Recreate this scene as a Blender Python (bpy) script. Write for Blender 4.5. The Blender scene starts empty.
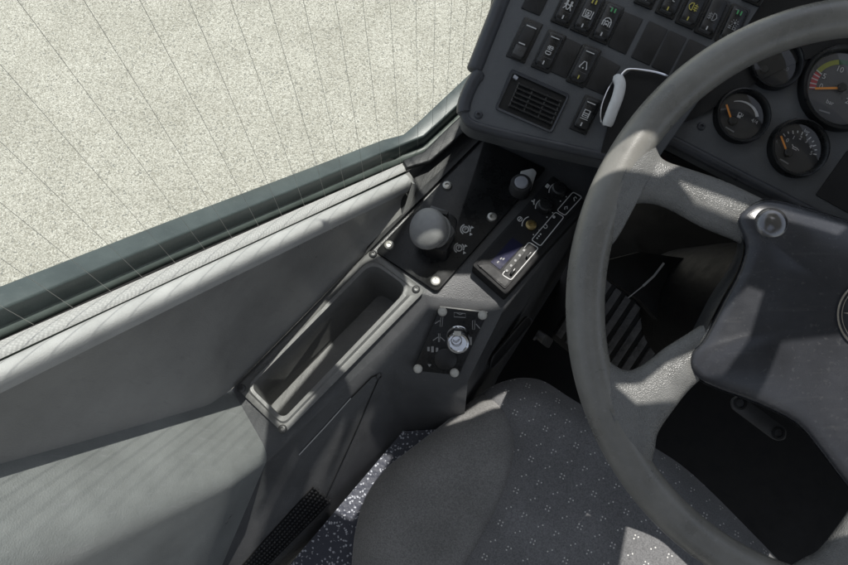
import bpy, bmesh, math, random
from mathutils import Vector, Matrix, geometry
random.seed(7)
scene = bpy.context.scene
COL = scene.collection
R_ = math.radians

# ------------------------------------------------------------------ camera
F = 612.0
PITCH = R_(21.0)
EYE = Vector((0, 0, 2.4))
cs, sn = math.cos(PITCH), math.sin(PITCH)
cam = bpy.data.cameras.new('camera')
cam.sensor_width = 36.0
cam.lens = 36.0 * F / 848.0
cam.clip_start = 0.02
cam.clip_end = 500
cam_ob = bpy.data.objects.new('camera', cam)
COL.objects.link(cam_ob)
cam_ob.location = EYE
cam_ob.rotation_euler = (PITCH, 0, 0)
scene.camera = cam_ob
CX = Vector((1, 0, 0)); CY = Vector((0, cs, sn)); CN = Vector((0, -sn, cs))   # wheel / dash plane axes, CN faces up to the driver

# ------------------------------------------------------------------ measuring helpers (photo points onto real planes)
def ray(px, py):
    return CX * ((px - 424) / F) + CY * ((282.5 - py) / F) - CN
def V(px, py, z):
    d = ray(px, py); return EYE + d * (z / d.z)
def D(px, py, d):
    return EYE + ray(px, py) * d
class Plane:
    def __init__(s, p, n):
        s.p = p; s.n = n.normalized()
        if s.n.dot(EYE - p) < 0: s.n = -s.n
    def at(s, px, py, h=0.0):
        d = ray(px, py); q = s.p + s.n * h
        return EYE + d * ((q - EYE).dot(s.n) / d.dot(s.n))
def plane3(a, b, c): return Plane(a, (b - a).cross(c - a))
def zplane(z): return Plane(EYE + Vector((0, 0, z)), Vector((0, 0, 1)))
def dplane(d): return Plane(EYE - CN * d, CN)

# ------------------------------------------------------------------ object helpers
def root(name, label, cat, loc, group=None):
    o = bpy.data.objects.new(name, None); COL.objects.link(o)
    o.empty_display_size = 0.02
    o.location = loc; o['label'] = label; o['category'] = cat
    o['kind'] = 'thing'
    if group: o['group'] = group
    return o
ORG = {}
def obj(name, bm, mat, parent=None, smooth=True, angle=40, bevel=0, label=None, solid=0):
    me = bpy.data.meshes.new(name)
    o = bpy.data.objects.new(name, me)
    COL.objects.link(o)
    off = Vector((0, 0, 0))
    if parent is not None:
        r = parent
        while r.parent: r = r.parent
        off = r.location.copy()
        o.parent = parent
    for v in bm.verts: v.co -= off
    bmesh.ops.recalc_face_normals(bm, faces=bm.faces) if RECALC[0] else None
    bm.to_mesh(me); bm.free()
    mats = mat if isinstance(mat, (list, tuple)) else [mat]
    for m in mats: me.materials.append(m)
    if smooth:
        for p in me.polygons: p.use_smooth = True
        try: me.set_sharp_from_angle(angle=R_(angle))
        except Exception: pass
    if solid:
        m = o.modifiers.new('thick', 'SOLIDIFY'); m.thickness = solid; m.offset = -1
    if bevel:
        m = o.modifiers.new('round', 'BEVEL'); m.width = bevel; m.segments = 3; m.limit_method = 'ANGLE'; m.angle_limit = R_(35)
    if label: o['label'] = label
    return o
RECALC = [True]
def BM(): return bmesh.new()

def round_poly(pts, r, seg=4):
    """round the corners of a 2-D polygon; r may be a list"""
    out = []; n = len(pts)
    for i in range(n):
        p = Vector(pts[i]); a = Vector(pts[i - 1]); b = Vector(pts[(i + 1) % n])
        rr = r[i] if isinstance(r, (list, tuple)) else r
        if rr <= 0: out.append(tuple(p)); continue
        u = (a - p); v = (b - p)
        k = min(rr, u.length * .49, v.length * .49)
        A = p + u.normalized() * k; B = p + v.normalized() * k
        for j in range(seg + 1):
            t = j / seg
            out.append(tuple(A * (1 - t) ** 2 + p * 2 * t * (1 - t) + B * t * t))
    return out
def prism(bm, top, n, depth, ins=0.0, drop=0.0):
    """closed prism from 3-D top outline going down along -n; ins/drop give a bevelled top edge"""
    c = sum(top, Vector()) / len(top)
    rings = []
    if ins > 0:
        ti = []
        for i, p in enumerate(top):
            a = top[i - 1]; b = top[(i + 1) % len(top)]
            e = (b - a).normalized(); m = n.cross(e).normalized()
            if m.dot(c - p) < 0: m = -m
            ti.append((p, m))
        rings.append([bm.verts.new(p + m * ins) for p, m in ti])
        rings.append([bm.verts.new(p + m * ins * .3 - n * drop * .3) for p, m in ti])
        rings.append([bm.verts.new(p - n * drop) for p in top])
    else:
        rings.append([bm.verts.new(p) for p in top])
    rings.append([bm.verts.new(p - n * depth) for p in top])
    bm.faces.new(rings[0]); bm.faces.new(rings[-1][::-1])
    for r0, r1 in zip(rings, rings[1:]):
        for i in range(len(r0)):
            j = (i + 1) % len(r0)
            bm.faces.new((r0[i], r0[j], r1[j], r1[i]))
def pxprism(bm, pts, pl, h, depth, rad=0, ins=0, drop=0, seg=4):
    q = round_poly(pts, rad, seg) if rad else pts
    prism(bm, [pl.at(x, y, h) for x, y in q], pl.n, depth, ins, drop)
def poly(bm, pts3):
    return bm.faces.new([bm.verts.new(p) for p in pts3])
def pxpoly(bm, pts, pl, h=0.0):
    return poly(bm, [pl.at(x, y, h) for x, y in pts])
def ribbon(bm, pts, w, pl, h, closed=False):
    """flat drawn line of pixel width w on a plane"""
    P = [Vector(p) for p in pts]; n = len(P); L = []; Rr = []
    for i in range(n):
        if closed: a, b = P[i - 1], P[(i + 1) % n]
        else: a, b = P[max(i - 1, 0)], P[min(i + 1, n - 1)]
        t = (b - a)
        if t.length < 1e-6: t = Vector((1, 0))
        t.normalize(); m = Vector((-t.y, t.x)) * w / 2
        L.append(bm.verts.new(pl.at(*(P[i] + m), h))); Rr.append(bm.verts.new(pl.at(*(P[i] - m), h)))
    for i in range(n if closed else n - 1):
        j = (i + 1) % n
        bm.faces.new((L[i], L[j], Rr[j], Rr[i]))
def disc_px(cx, cy, r, n=24, a0=0, a1=360):
    return [(cx + r * math.cos(R_(a0 + (a1 - a0) * i / n)), cy + r * math.sin(R_(a0 + (a1 - a0) * i / n))) for i in range(n + (0 if a1 - a0 == 360 else 1))]
def basis(n):
    n = n.normalized(); a = Vector((1, 0, 0)) if abs(n.x) < .8 else Vector((0, 1, 0))
    x = (a - n * a.dot(n)).normalized(); return x, n.cross(x), n
def lathe(bm, c, n, prof, seg=32, sx=1.0):
    x, y, n = basis(n)
    rings = []
    for r, h in prof:
        if r <= 1e-6: rings.append([bm.verts.new(c + n * h)])
        else: rings.append([bm.verts.new(c + n * h + (x * math.cos(2 * math.pi * i / seg) * sx + y * math.sin(2 * math.pi * i / seg)) * r) for i in range(seg)])
    for a, b in zip(rings, rings[1:]):
        for i in range(seg):
            j = (i + 1) % seg
            if len(a) == 1 and len(b) == 1: continue
            if len(a) == 1: bm.faces.new((a[0], b[i], b[j]))
            elif len(b) == 1: bm.faces.new((a[i], a[j], b[0]))
            else: bm.faces.new((a[i], a[j], b[j], b[i]))
def tube(bm, pts, rad, seg=10, caps=True, up=None, flat=1.0):
    n = len(pts); rings = []
    prev = None
    for i, p in enumerate(pts):
        t = (pts[min(i + 1, n - 1)] - pts[max(i - 1, 0)]).normalized()
        if prev is None:
            x = basis(t)[0]
        else:
            x = (prev - t * prev.dot(t)).normalized()
        prev = x; y = t.cross(x)
        if up is not None:
            y = (up - t * up.dot(t)).normalized(); x = y.cross(t)
        r = rad[i] if isinstance(rad, (list, tuple)) else rad
        rings.append([bm.verts.new(p + (x * math.cos(2 * math.pi * k / seg) + y * math.sin(2 * math.pi * k / seg) * flat) * r) for k in range(seg)])
    for a, b in zip(rings, rings[1:]):
        for k in range(seg):
            j = (k + 1) % seg; bm.faces.new((a[k], a[j], b[j], b[k]))
    if caps:
        bm.faces.new(rings[0][::-1]); bm.faces.new(rings[-1])
def smooth_path(P, sub=6):
    out = []; n = len(P)
    for i in range(n - 1):
        p0, p1, p2, p3 = P[max(i - 1, 0)], P[i], P[i + 1], P[min(i + 2, n - 1)]
        for k in range(sub):
            t = k / sub
            out.append(.5 * ((2 * p1) + (p2 - p0) * t + (2 * p0 - 5 * p1 + 4 * p2 - p3) * t * t + (3 * p1 - p0 - 3 * p2 + p3) * t ** 3))
    out.append(P[-1]); return out
def sp2(P, sub=6): return [tuple(v) for v in smooth_path([Vector(p) for p in P], sub)]
def text_bm(bm, s, cx, cy, size_px, ang, pl, h):
    """real lettering: font outlines laid flat on the plane (ang in degrees, clockwise in the picture)"""
    cu = bpy.data.curves.new('lettering', 'FONT'); cu.body = s; cu.size = 1; cu.align_x = 'CENTER'; cu.align_y = 'CENTER'
    cu.resolution_u = 3
    o = bpy.data.objects.new('lettering', cu); COL.objects.link(o)
    bpy.context.view_layer.update()
    me = bpy.data.meshes.new_from_object(o.evaluated_get(bpy.context.evaluated_depsgraph_get()))
    ca, sa = math.cos(R_(ang)), math.sin(R_(ang))
    vs = []
    for v in me.vertices:
        x, y = v.co.x * size_px, -v.co.y * size_px
        vs.append(bm.verts.new(pl.at(cx + x * ca - y * sa, cy + x * sa + y * ca, h)))
    for p in me.polygons:
        try: bm.faces.new([vs[i] for i in p.vertices])
        except ValueError: pass
    bpy.data.objects.remove(o); bpy.data.curves.remove(cu); bpy.data.meshes.remove(me)
def loc2(cx, cy, ang):
    ca, sa = math.cos(R_(ang)), math.sin(R_(ang))
    return lambda x, y: (cx + x * ca - y * sa, cy + x * sa + y * ca)
def torx(parent, p, n, r=.0055, mat=None, name='screw'):
    b = BM()
    lathe(b, p, n, [(r, -.001), (r, .0008), (r * .85, r * .42), (r * .5, r * .55), (r * .42, r * .55), (r * .36, r * .2), (0, r * .2)], 18)
    return obj(name, b, mat or M['screw'], parent)

# ------------------------------------------------------------------ materials
M = {}
def new_mat(name):
    m = bpy.data.materials.new(name); m.use_nodes = True
    nt = m.node_tree; b = nt.nodes['Principled BSDF']
    return m, nt, b, (lambda t: nt.nodes.new(t)), nt.links.new
def ramp(nd, stops):
    r = nd('ShaderNodeValToRGB'); e = r.color_ramp.elements
    while len(e) < len(stops): e.new(.5)
    for k, (p, c) in enumerate(stops):
        e[k].position = p; e[k].color = (c[0], c[1], c[2], 1)
    return r
def plastic(name, col, rough=.5, var=.25, vscale=18, grain=900, gstr=.25, gdist=.0004, scratch=0.0, scol=(.3, .3, .3), metallic=0, rvar=.12, dust=0, spec=.5):
    m, nt, b, nd, ln = new_mat(name)
    tc = nd('ShaderNodeTexCoord')
    n1 = nd('ShaderNodeTexNoise'); n1.inputs['Scale'].default_value = vscale; n1.inputs['Detail'].default_value = 6; n1.inputs['Roughness'].default_value = .65
    ln(tc.outputs['Object'], n1.inputs['Vector'])
    lo = tuple(c * (1 - var) for c in col); hi = tuple(c * (1 + var) for c in col)
    r1 = ramp(nd, [(.3, lo), (.7, hi)]); ln(n1.outputs['Fac'], r1.inputs['Fac'])
    out = r1.outputs['Color']
    rr = nd('ShaderNodeMapRange'); rr.inputs['To Min'].default_value = max(.03, rough - rvar); rr.inputs['To Max'].default_value = min(1, rough + rvar)
    rr.inputs['From Min'].default_value = .3; rr.inputs['From Max'].default_value = .7
    ln(n1.outputs['Fac'], rr.inputs['Value']); ln(rr.outputs['Result'], b.inputs['Roughness'])
    if dust:
        n3 = nd('ShaderNodeTexNoise'); n3.inputs['Scale'].default_value = 260; n3.inputs['Detail'].default_value = 3
        ln(tc.outputs['Object'], n3.inputs['Vector'])
        r3 = ramp(nd, [(.62, (0, 0, 0)), (.74, (1, 1, 1))]); ln(n3.outputs['Fac'], r3.inputs['Fac'])
        mu = nd('ShaderNodeMath'); mu.operation = 'MULTIPLY'; mu.inputs[1].default_value = dust; ln(r3.outputs['Color'], mu.inputs[0])
        mx = nd('ShaderNodeMix'); mx.data_type = 'RGBA'; ln(mu.outputs[0], mx.inputs['Factor']); ln(out, mx.inputs['A']); mx.inputs['B'].default_value = (.3, .3, .29, 1)
        out = mx.outputs['Result']
    if scratch:
        mp = nd('ShaderNodeMapping'); mp.inputs['Scale'].default_value = (14, 260, 60); mp.inputs['Rotation'].default_value = (.3, .2, .62)
        ln(tc.outputs['Object'], mp.inputs['Vector'])
        n2 = nd('ShaderNodeTexNoise'); n2.inputs['Scale'].default_value = 1.0; n2.inputs['Detail'].default_value = 4
        ln(mp.outputs['Vector'], n2.inputs['Vector'])
        r2 = ramp(nd, [(.6, (0, 0, 0)), (.75, (1, 1, 1))]); ln(n2.outputs['Fac'], r2.inputs['Fac'])
        mu = nd('ShaderNodeMath'); mu.operation = 'MULTIPLY'; mu.inputs[1].default_value = scratch; ln(r2.outputs['Color'], mu.inputs[0])
        mx = nd('ShaderNodeMix'); mx.data_type = 'RGBA'; ln(mu.outputs[0], mx.inputs['Factor']); ln(out, mx.inputs['A']); mx.inputs['B'].default_value = (*scol, 1)
        out = mx.outputs['Result']
    ln(out, b.inputs['Base Color'])
    b.inputs['Metallic'].default_value = metallic
    b.inputs['Specular IOR Level'].default_value = spec
    if gstr:
        g = nd('ShaderNodeTexVoronoi'); g.inputs['Scale'].default_value = grain; ln(tc.outputs['Object'], g.inputs['Vector'])
        bp = nd('ShaderNodeBump'); bp.inputs['Strength'].default_value = gstr; bp.inputs['Distance'].default_value = gdist
        ln(g.outputs['Distance'], bp.inputs['Height']); ln(bp.outputs['Normal'], b.inputs['Normal'])
    M[name] = m
    return m
plastic('ledge', (.45, .452, .44), .45, .12, 30, 1200, .3, scratch=.15, scol=(.5, .5, .48), dust=.25)
plastic('door_panel', (.26, .258, .25), .36, .22, 9, 700, .3, scratch=.2, scol=(.13, .13, .13), dust=.12)
plastic('armrest', (.24, .252, .247), .38, .18, 14, 800, .4, scratch=.8, scol=(.27, .28, .28), dust=.25)
plastic('console', (.08, .082, .085), .42, .22, 16, 800, .35, scratch=.15, scol=(.2, .2, .2), dust=.1)
plastic('tray', (.18, .18, .175), .45, .2, 25, 900, .25, scratch=.35, scol=(.25, .25, .24), dust=.3)
plastic('black_plate', (.012, .0125, .013), .3, .3, 40, 900, .05, dust=.05, spec=.35)
plastic('black', (.012, .012, .0125), .42, .3, 40, 900, .2)
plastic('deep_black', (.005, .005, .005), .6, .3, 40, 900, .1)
plastic('rubber', (.018, .019, .02), .5, .3, 50, 900, .3)
plastic('channel', (.075, .095, .085), .45, .2, 20, 900, .1, dust=.05)
plastic('sill_rubber', (.055, .07, .07), .38, .25, 20, 900, .15, dust=.05)
plastic('dash', (.10, .105, .11), .48, .15, 30, 1100, .35, dust=.04)
plastic('dash_edge', (.05, .053, .06), .38, .2, 30, 1100, .2)
plastic('switch_black', (.014, .0145, .015), .3, .3, 60, 1200, .15, dust=.05)
plastic('switch_tip', (.075, .075, .075), .35, .2, 60, 1200, .15)
plastic('blank', (.016, .016, .0165), .4, .25, 70, 1200, .25)
plastic('pale_handle', (.72, .72, .70), .35, .12, 60, 900, .1)
plastic('rim', (.195, .19, .173), .30, .3, 14, 1500, .22, .0003, dust=.3)
plastic('spoke', (.17, .17, .163), .28, .2, 40, 1000, .7, .0006)
plastic('hub', (.04, .042, .048), .25, .25, 14, 1000, .12, .0003, scratch=.15, scol=(.12, .12, .12), dust=.1)
plastic('hub_side', (.025, .027, .03), .4, .2, 30, 900, .3)
plastic('dome', (.2, .2, .205), .24, .1, 30, 900, .0, metallic=.85)
plastic('screw', (.5, .49, .45), .34, .2, 120, 900, .0, metallic=.75)
plastic('rivet_cap', (.62, .61, .56), .42, .15, 120, 900, .05)
plastic('chrome', (.75, .75, .76), .12, .08, 90, 900, .0, metallic=1)
plastic('knob_grey', (.27, .27, .265), .5, .15, 60, 1400, .35, dust=.25)
plastic('knob_ring', (.2, .2, .195), .4, .2, 60, 1400, .3)
plastic('grey_metal', (.09, .09, .09), .45, .2, 50, 900, .1, metallic=.4)
plastic('button_cap', (.45, .46, .5), .3, .1, 90, 900, .0)
plastic('white_mark', (.6, .6, .59), .6, .1, 90, 900, .0)
plastic('grey_mark', (.3, .3, .3), .6, .1, 90, 900, .0)
plastic('yellow_mark', (.55, .48, .1), .5, .1, 90, 900, .0)
plastic('green_mark', (.1, .42, .16), .5, .1, 90, 900, .0)
plastic('dark_green_mark', (.03, .12, .05), .5, .1, 90, 900, .0)
plastic('lime_mark', (.3, .32, .06), .5, .1, 90, 900, .0)
plastic('red_mark', (.5, .07, .08), .5, .1, 90, 900, .0)
plastic('orange', (.9, .34, .06), .5, .05, 90, 900, .0)
plastic('dial', (.035, .035, .037), .4, .12, 90, 900, .0)
plastic('dial_sheen', (.10, .10, .105), .35, .12, 50, 900, .0)  # paler dial, the reflection on it is put into the colour
plastic('screen', (.01, .011, .04), .5, .2, 60, 900, .0, spec=.15)
plastic('silver_face', (.10, .10, .097), .7, .1, 60, 900, .05, dust=.1, spec=.15)
plastic('unit_black', (.012, .012, .0125), .62, .2, 60, 900, .1, dust=.03, spec=.3)
plastic('cap_black', (.03, .03, .03), .6, .1, 60, 900, .1, dust=.1, spec=.35)
plastic('brass', (.35, .27, .12), .35, .2, 60, 900, .0, metallic=.8)
plastic('wire', (.44, .43, .39), .5, .1, 50, 900, 0)
plastic('red_wire', (.4, .02, .02), .4, .1, 60, 900, .0)
plastic('unseen_lining', (.3, .3, .297), .8, .1, 20, 900, .1)  # grey for the added overhead sheet and the unseen walls
plastic('pedal', (.085, .085, .085), .35, .5, 60, 700, .2, dust=.3)

def gravel():
    m, nt, b, nd, ln = new_mat('gravel')
    tc = nd('ShaderNodeTexCoord')
    v = nd('ShaderNodeTexVoronoi'); v.inputs['Scale'].default_value = 165; ln(tc.outputs['Object'], v.inputs['Vector'])
    v2 = nd('ShaderNodeTexVoronoi'); v2.inputs['Scale'].default_value = 150; ln(tc.outputs['Object'], v2.inputs['Vector'])
    sep = nd('ShaderNodeSeparateColor'); ln(v.outputs['Color'], sep.inputs['Color'])
    rc = ramp(nd, [(0, (.335, .326, .285)), (.3, (.425, .415, .365)), (.75, (.475, .465, .412)), (.95, (.57, .56, .505))])
    ln(sep.outputs['Red'], rc.inputs['Fac'])
    gap = ramp(nd, [(.0, (1, 1, 1)), (.45, (.95, .95, .94)), (.8, (.62, .61, .58))])
    ln(v.outputs['Distance'], gap.inputs['Fac'])
    mx = nd('ShaderNodeMix'); mx.data_type = 'RGBA'; mx.blend_type = 'MULTIPLY'; mx.inputs['Factor'].default_value = 1
    ln(rc.outputs['Color'], mx.inputs['A']); ln(gap.outputs['Color'], mx.inputs['B'])
    big = nd('ShaderNodeTexNoise'); big.inputs['Scale'].default_value = 3.2; big.inputs['Detail'].default_value = 7; ln(tc.outputs['Object'], big.inputs['Vector'])
    rb = ramp(nd, [(.3, (.87, .865, .85)), (.7, (1.06, 1.06, 1.06))]); ln(big.outputs['Fac'], rb.inputs['Fac'])
    m2 = nd('ShaderNodeMix'); m2.data_type = 'RGBA'; m2.blend_type = 'MULTIPLY'; m2.inputs['Factor'].default_value = 1
    ln(mx.outputs['Result'], m2.inputs['A']); ln(rb.outputs['Color'], m2.inputs['B'])
    # stray darker stones
    st = nd('ShaderNodeMapRange'); st.inputs['From Min'].default_value = .955; st.inputs['From Max'].default_value = .965
    ln(sep.outputs['Green'], st.inputs['Value'])
    m3 = nd('ShaderNodeMix'); m3.data_type = 'RGBA'; ln(st.outputs['Result'], m3.inputs['Factor']); ln(m2.outputs['Result'], m3.inputs['A']); m3.inputs['B'].default_value = (.2, .2, .18, 1)
    ln(m3.outputs['Result'], b.inputs['Base Color']); b.inputs['Roughness'].default_value = .9
    ad = nd('ShaderNodeMath'); ad.operation = 'ADD'; ln(v.outputs['Distance'], ad.inputs[0]); ln(v2.outputs['Distance'], ad.inputs[1])
    bp = nd('ShaderNodeBump'); bp.invert = True; bp.inputs['Strength'].default_value = .5; bp.inputs['Distance'].default_value = .006
    ln(ad.outputs[0], bp.inputs['Height']); ln(bp.outputs['Normal'], b.inputs['Normal'])
    M['gravel'] = m
gravel()
def speckle():
    m, nt, b, nd, ln = new_mat('speckle_floor')
    tc = nd('ShaderNodeTexCoord')
    n0 = nd('ShaderNodeTexNoise'); n0.inputs['Scale'].default_value = 300; n0.inputs['Detail'].default_value = 3; ln(tc.outputs['Object'], n0.inputs['Vector'])
    ad0 = nd('ShaderNodeMix'); ad0.data_type = 'RGBA'; ad0.inputs['Factor'].default_value = .004; ln(tc.outputs['Object'], ad0.inputs['A']); ln(n0.outputs['Color'], ad0.inputs['B'])
    v = nd('ShaderNodeTexVoronoi'); v.inputs['Scale'].default_value = 330; ln(ad0.outputs['Result'], v.inputs['Vector'])
    sep = nd('ShaderNodeSeparateColor'); ln(v.outputs['Color'], sep.inputs['Color'])
    a = nd('ShaderNodeMapRange'); a.inputs['From Min'].default_value = .58; a.inputs['From Max'].default_value = .64; ln(sep.outputs['Red'], a.inputs['Value'])
    d = nd('ShaderNodeMapRange'); d.inputs['From Min'].default_value = .46; d.inputs['From Max'].default_value = .36; ln(v.outputs['Distance'], d.inputs['Value'])
    mu = nd('ShaderNodeMath'); mu.operation = 'MULTIPLY'; ln(a.outputs['Result'], mu.inputs[0]); ln(d.outputs['Result'], mu.inputs[1])
    mx = nd('ShaderNodeMix'); mx.data_type = 'RGBA'; ln(mu.outputs[0], mx.inputs['Factor']); mx.inputs['A'].default_value = (.035, .04, .06, 1); mx.inputs['B'].default_value = (.45, .47, .52, 1)
    ln(mx.outputs['Result'], b.inputs['Base Color']); b.inputs['Roughness'].default_value = .55
    n = nd('ShaderNodeTexNoise'); n.inputs['Scale'].default_value = 120; n.inputs['Detail'].default_value = 5; ln(tc.outputs['Object'], n.inputs['Vector'])
    bp = nd('ShaderNodeBump'); bp.inputs['Strength'].default_value = .5; bp.inputs['Distance'].default_value = .003; ln(n.outputs['Fac'], bp.inputs['Height']); ln(bp.outputs['Normal'], b.inputs['Normal'])
    M['speckle'] = m
speckle()
SEAT_AZ = R_(38)
def fabric(name, base, dots):
    m, nt, b, nd, ln = new_mat(name)
    tc = nd('ShaderNodeTexCoord')
    n = nd('ShaderNodeTexNoise'); n.inputs['Scale'].default_value = 16; n.inputs['Detail'].default_value = 6; ln(tc.outputs['Object'], n.inputs['Vector'])
    n2 = nd('ShaderNodeTexNoise'); n2.inputs['Scale'].default_value = 700; n2.inputs['Detail'].default_value = 2; ln(tc.outputs['Object'], n2.inputs['Vector'])
    r = ramp(nd, [(.3, tuple(c * .85 for c in base)), (.7, tuple(c * 1.15 for c in base))]); ln(n.outputs['Fac'], r.inputs['Fac'])
    r2 = ramp(nd, [(.3, (.72, .72, .72)), (.7, (1.25, 1.25, 1.25))]); ln(n2.outputs['Fac'], r2.inputs['Fac'])
    mx = nd('ShaderNodeMix'); mx.data_type = 'RGBA'; mx.blend_type = 'MULTIPLY'; mx.inputs['Factor'].default_value = 1
    ln(r.outputs['Color'], mx.inputs['A']); ln(r2.outputs['Color'], mx.inputs['B'])
    out = mx.outputs['Result']
    if dots:
        mp = nd('ShaderNodeMapping'); mp.vector_type = 'POINT'; mp.inputs['Rotation'].default_value = (0, 0, SEAT_AZ - R_(9))
        mp.inputs['Scale'].default_value = (1 / .040, 1 / .040, 1)
        ln(tc.outputs['Object'], mp.inputs['Vector'])
        sx = nd('ShaderNodeSeparateXYZ'); ln(mp.outputs['Vector'], sx.inputs['Vector'])
        def mt(op, a, bb=None):
            q = nd('ShaderNodeMath'); q.operation = op
            for i, val in enumerate((a, bb)):
                if val is None: continue
                if isinstance(val, (int, float)): q.inputs[i].default_value = val
                else: ln(val, q.inputs[i])
            return q.outputs[0]
        fx = mt('FRACT', sx.outputs['X']); fy = mt('FRACT', sx.outputs['Y'])
        tot = None
        motif = []
        for ox, oy, k in ((.2, .22, 0), (.7, .72, 1), (.72, .2, 2), (.22, .74, 3)):
            s = .047
            motif += [(ox - s, oy - s), (ox + s, oy + s)]
            if k in (0, 1): motif += [(ox - s, oy + s * 1.1), (ox + s * 1.1, oy - s)]
            if k == 0: motif = motif[:-1]
        for ax, ay in motif:
            dx = mt('SUBTRACT', fx, ax); dy = mt('SUBTRACT', fy, ay)
            d2 = mt('ADD', mt('MULTIPLY', dx, dx), mt('MULTIPLY', dy, dy))
            hit = mt('LESS_THAN', d2, .021 ** 2)
            tot = hit if tot is None else mt('MAXIMUM', tot, hit)
        m4 = nd('ShaderNodeMix'); m4.data_type = 'RGBA'; ln(tot, m4.inputs['Factor']); ln(out, m4.inputs['A']); m4.inputs['B'].default_value = (.68, .67, .64, 1)
        out = m4.outputs['Result']
    ln(out, b.inputs['Base Color']); b.inputs['Roughness'].default_value = .9
    b.inputs['Sheen Weight'].default_value = .25; b.inputs['Specular IOR Level'].default_value = .2
    bp = nd('ShaderNodeBump'); bp.inputs['Strength'].default_value = .35; bp.inputs['Distance'].default_value = .0008; ln(n2.outputs['Fac'], bp.inputs['Height']); ln(bp.outputs['Normal'], b.inputs['Normal'])
    M[name] = m
fabric('seat_fabric', (.18, .18, .183), True)
fabric('bolster_fabric', (.215, .212, .205), False)
def knurl():
    m, nt, b, nd, ln = new_mat('knurled_seal')
    tc = nd('ShaderNodeTexCoord')
    v = nd('ShaderNodeTexVoronoi'); v.inputs['Scale'].default_value = 560; v.inputs['Randomness'].default_value = .3; ln(tc.outputs['Object'], v.inputs['Vector'])
    r = ramp(nd, [(.1, (.55, .55, .53)), (.7, (.36, .36, .35))]); ln(v.outputs['Distance'], r.inputs['Fac']); ln(r.outputs['Color'], b.inputs['Base Color'])
    b.inputs['Roughness'].default_value = .6
    bp = nd('ShaderNodeBump'); bp.invert = True; bp.inputs['Strength'].default_value = .25; bp.inputs['Distance'].default_value = .0005; ln(v.outputs['Distance'], bp.inputs['Height']); ln(bp.outputs['Normal'], b.inputs['Normal'])
    M['knurled'] = m
knurl()
def glass(name, tint, gloss):
    m = bpy.data.materials.new(name); m.use_nodes = True; nt = m.node_tree; nt.nodes.clear()
    o = nt.nodes.new('ShaderNodeOutputMaterial'); t = nt.nodes.new('ShaderNodeBsdfTransparent'); g = nt.nodes.new('ShaderNodeBsdfGlossy'); mx = nt.nodes.new('ShaderNodeMixShader'); fr = nt.nodes.new('ShaderNodeLayerWeight')
    t.inputs['Color'].default_value = (*tint, 1); g.inputs['Roughness'].default_value = .02
    pw = nt.nodes.new('ShaderNodeMath'); pw.operation = 'POWER'; pw.inputs[1].default_value = 5
    ma = nt.nodes.new('ShaderNodeMath'); ma.operation = 'MULTIPLY_ADD'; ma.inputs[1].default_value = .8 * gloss; ma.inputs[2].default_value = .04 * gloss
    nt.links.new(fr.outputs['Facing'], pw.inputs[0]); nt.links.new(pw.outputs[0], ma.inputs[0]); nt.links.new(ma.outputs[0], mx.inputs[0]); nt.links.new(t.outputs[0], mx.inputs[1]); nt.links.new(g.outputs[0], mx.inputs[2]); nt.links.new(mx.outputs[0], o.inputs[0])
    M[name] = m
glass('window_glass', (.95, .98, .96), .35)
glass('lens_glass', (.97, .97, .97), 1.2)

# ================================================================== THE SETTING
b = BM(); poly(b, [Vector((-60, -60, 0)), Vector((60, -60, 0)), Vector((60, 60, 0)), Vector((-60, 60, 0))])
g = obj('ground', b, M['gravel'], smooth=False); g['kind'] = 'structure'

FLZ = -.80
# ================================================================== CONSOLE GEOMETRY
TZ = -.64
TP = zplane(TZ)
r0 = V(266, 456, -.645); r2 = V(432, 298, -.645)
WALL = plane3(r0, r2, V(404, 430, FLZ))
T1 = V(232, 389, TZ); T2 = V(362, 257, TZ)

# ---- cab floor: speckled platform beside the seat, lower foot well in front
b = BM()
pf = zplane(FLZ)
top = [pf.at(*p) for p in ((120, 760), (286, 569), (403, 431), (446, 429), (560, 500), (900, 640), (900, 900), (300, 900))]
prism(b, top, Vector((0, 0, 1)), .03)
o = obj('cab_floor', b, M['speckle'], smooth=False); o['kind'] = 'structure'
b = BM()
az = R_(40)
Rv = Vector((math.cos(az), -math.sin(az), 0)); Fv = Vector((math.sin(az), math.cos(az), 0))
def RF(r, f, z): return Rv * r + Fv * f + Vector((0, 0, 2.4 + z))
poly(b, [RF(-.14, -.3, -1.22), RF(1.3, -.3, -1.22), RF(1.3, .62, -1.22), RF(-.14, .62, -1.22)])
poly(b, [RF(-.14, .62, -1.22), RF(1.3, .62, -1.22), RF(1.3, .78, -.40), RF(-.14, .78, -.40)])
poly(b, [RF(-.14, .78, -.40), RF(1.3, .78, -.40), RF(1.3, .80, -.26), RF(-.14, .80, -.26)])
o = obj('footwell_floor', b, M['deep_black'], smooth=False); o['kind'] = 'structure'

# ================================================================== SIDE WINDOW
az = R_(40)
Rv = Vector((math.cos(az), -math.sin(az), 0)); Fv = Vector((math.sin(az), math.cos(az), 0))
wp = Plane(EYE + Rv * -.27, Rv)
A = wp.at(0, 341); B = wp.at(403, 163)
UP = Vector((0, .04, 1)).normalized()
GL = Plane(A, (B - A).cross(UP))
SILL = Plane(A, (B - A).cross(Rv))
def S(px, py, h=0): return SILL.at(px, py, h)
win = root('side_window', 'driver side window of clear glass with thin vertical heating wires above grey seal', 'window', S(200, 255))
zB = (S(403, 163) - EYE).z
def Vb(px, py, dz=0): return V(px, py, zB + dz)
def strip(bm, top, bot):
    a = [bm.verts.new(p) for p in top]; c = [bm.verts.new(p) for p in bot]
    for i in range(len(a) - 1): bm.faces.new((a[i], a[i + 1], c[i + 1], c[i]))
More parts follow.
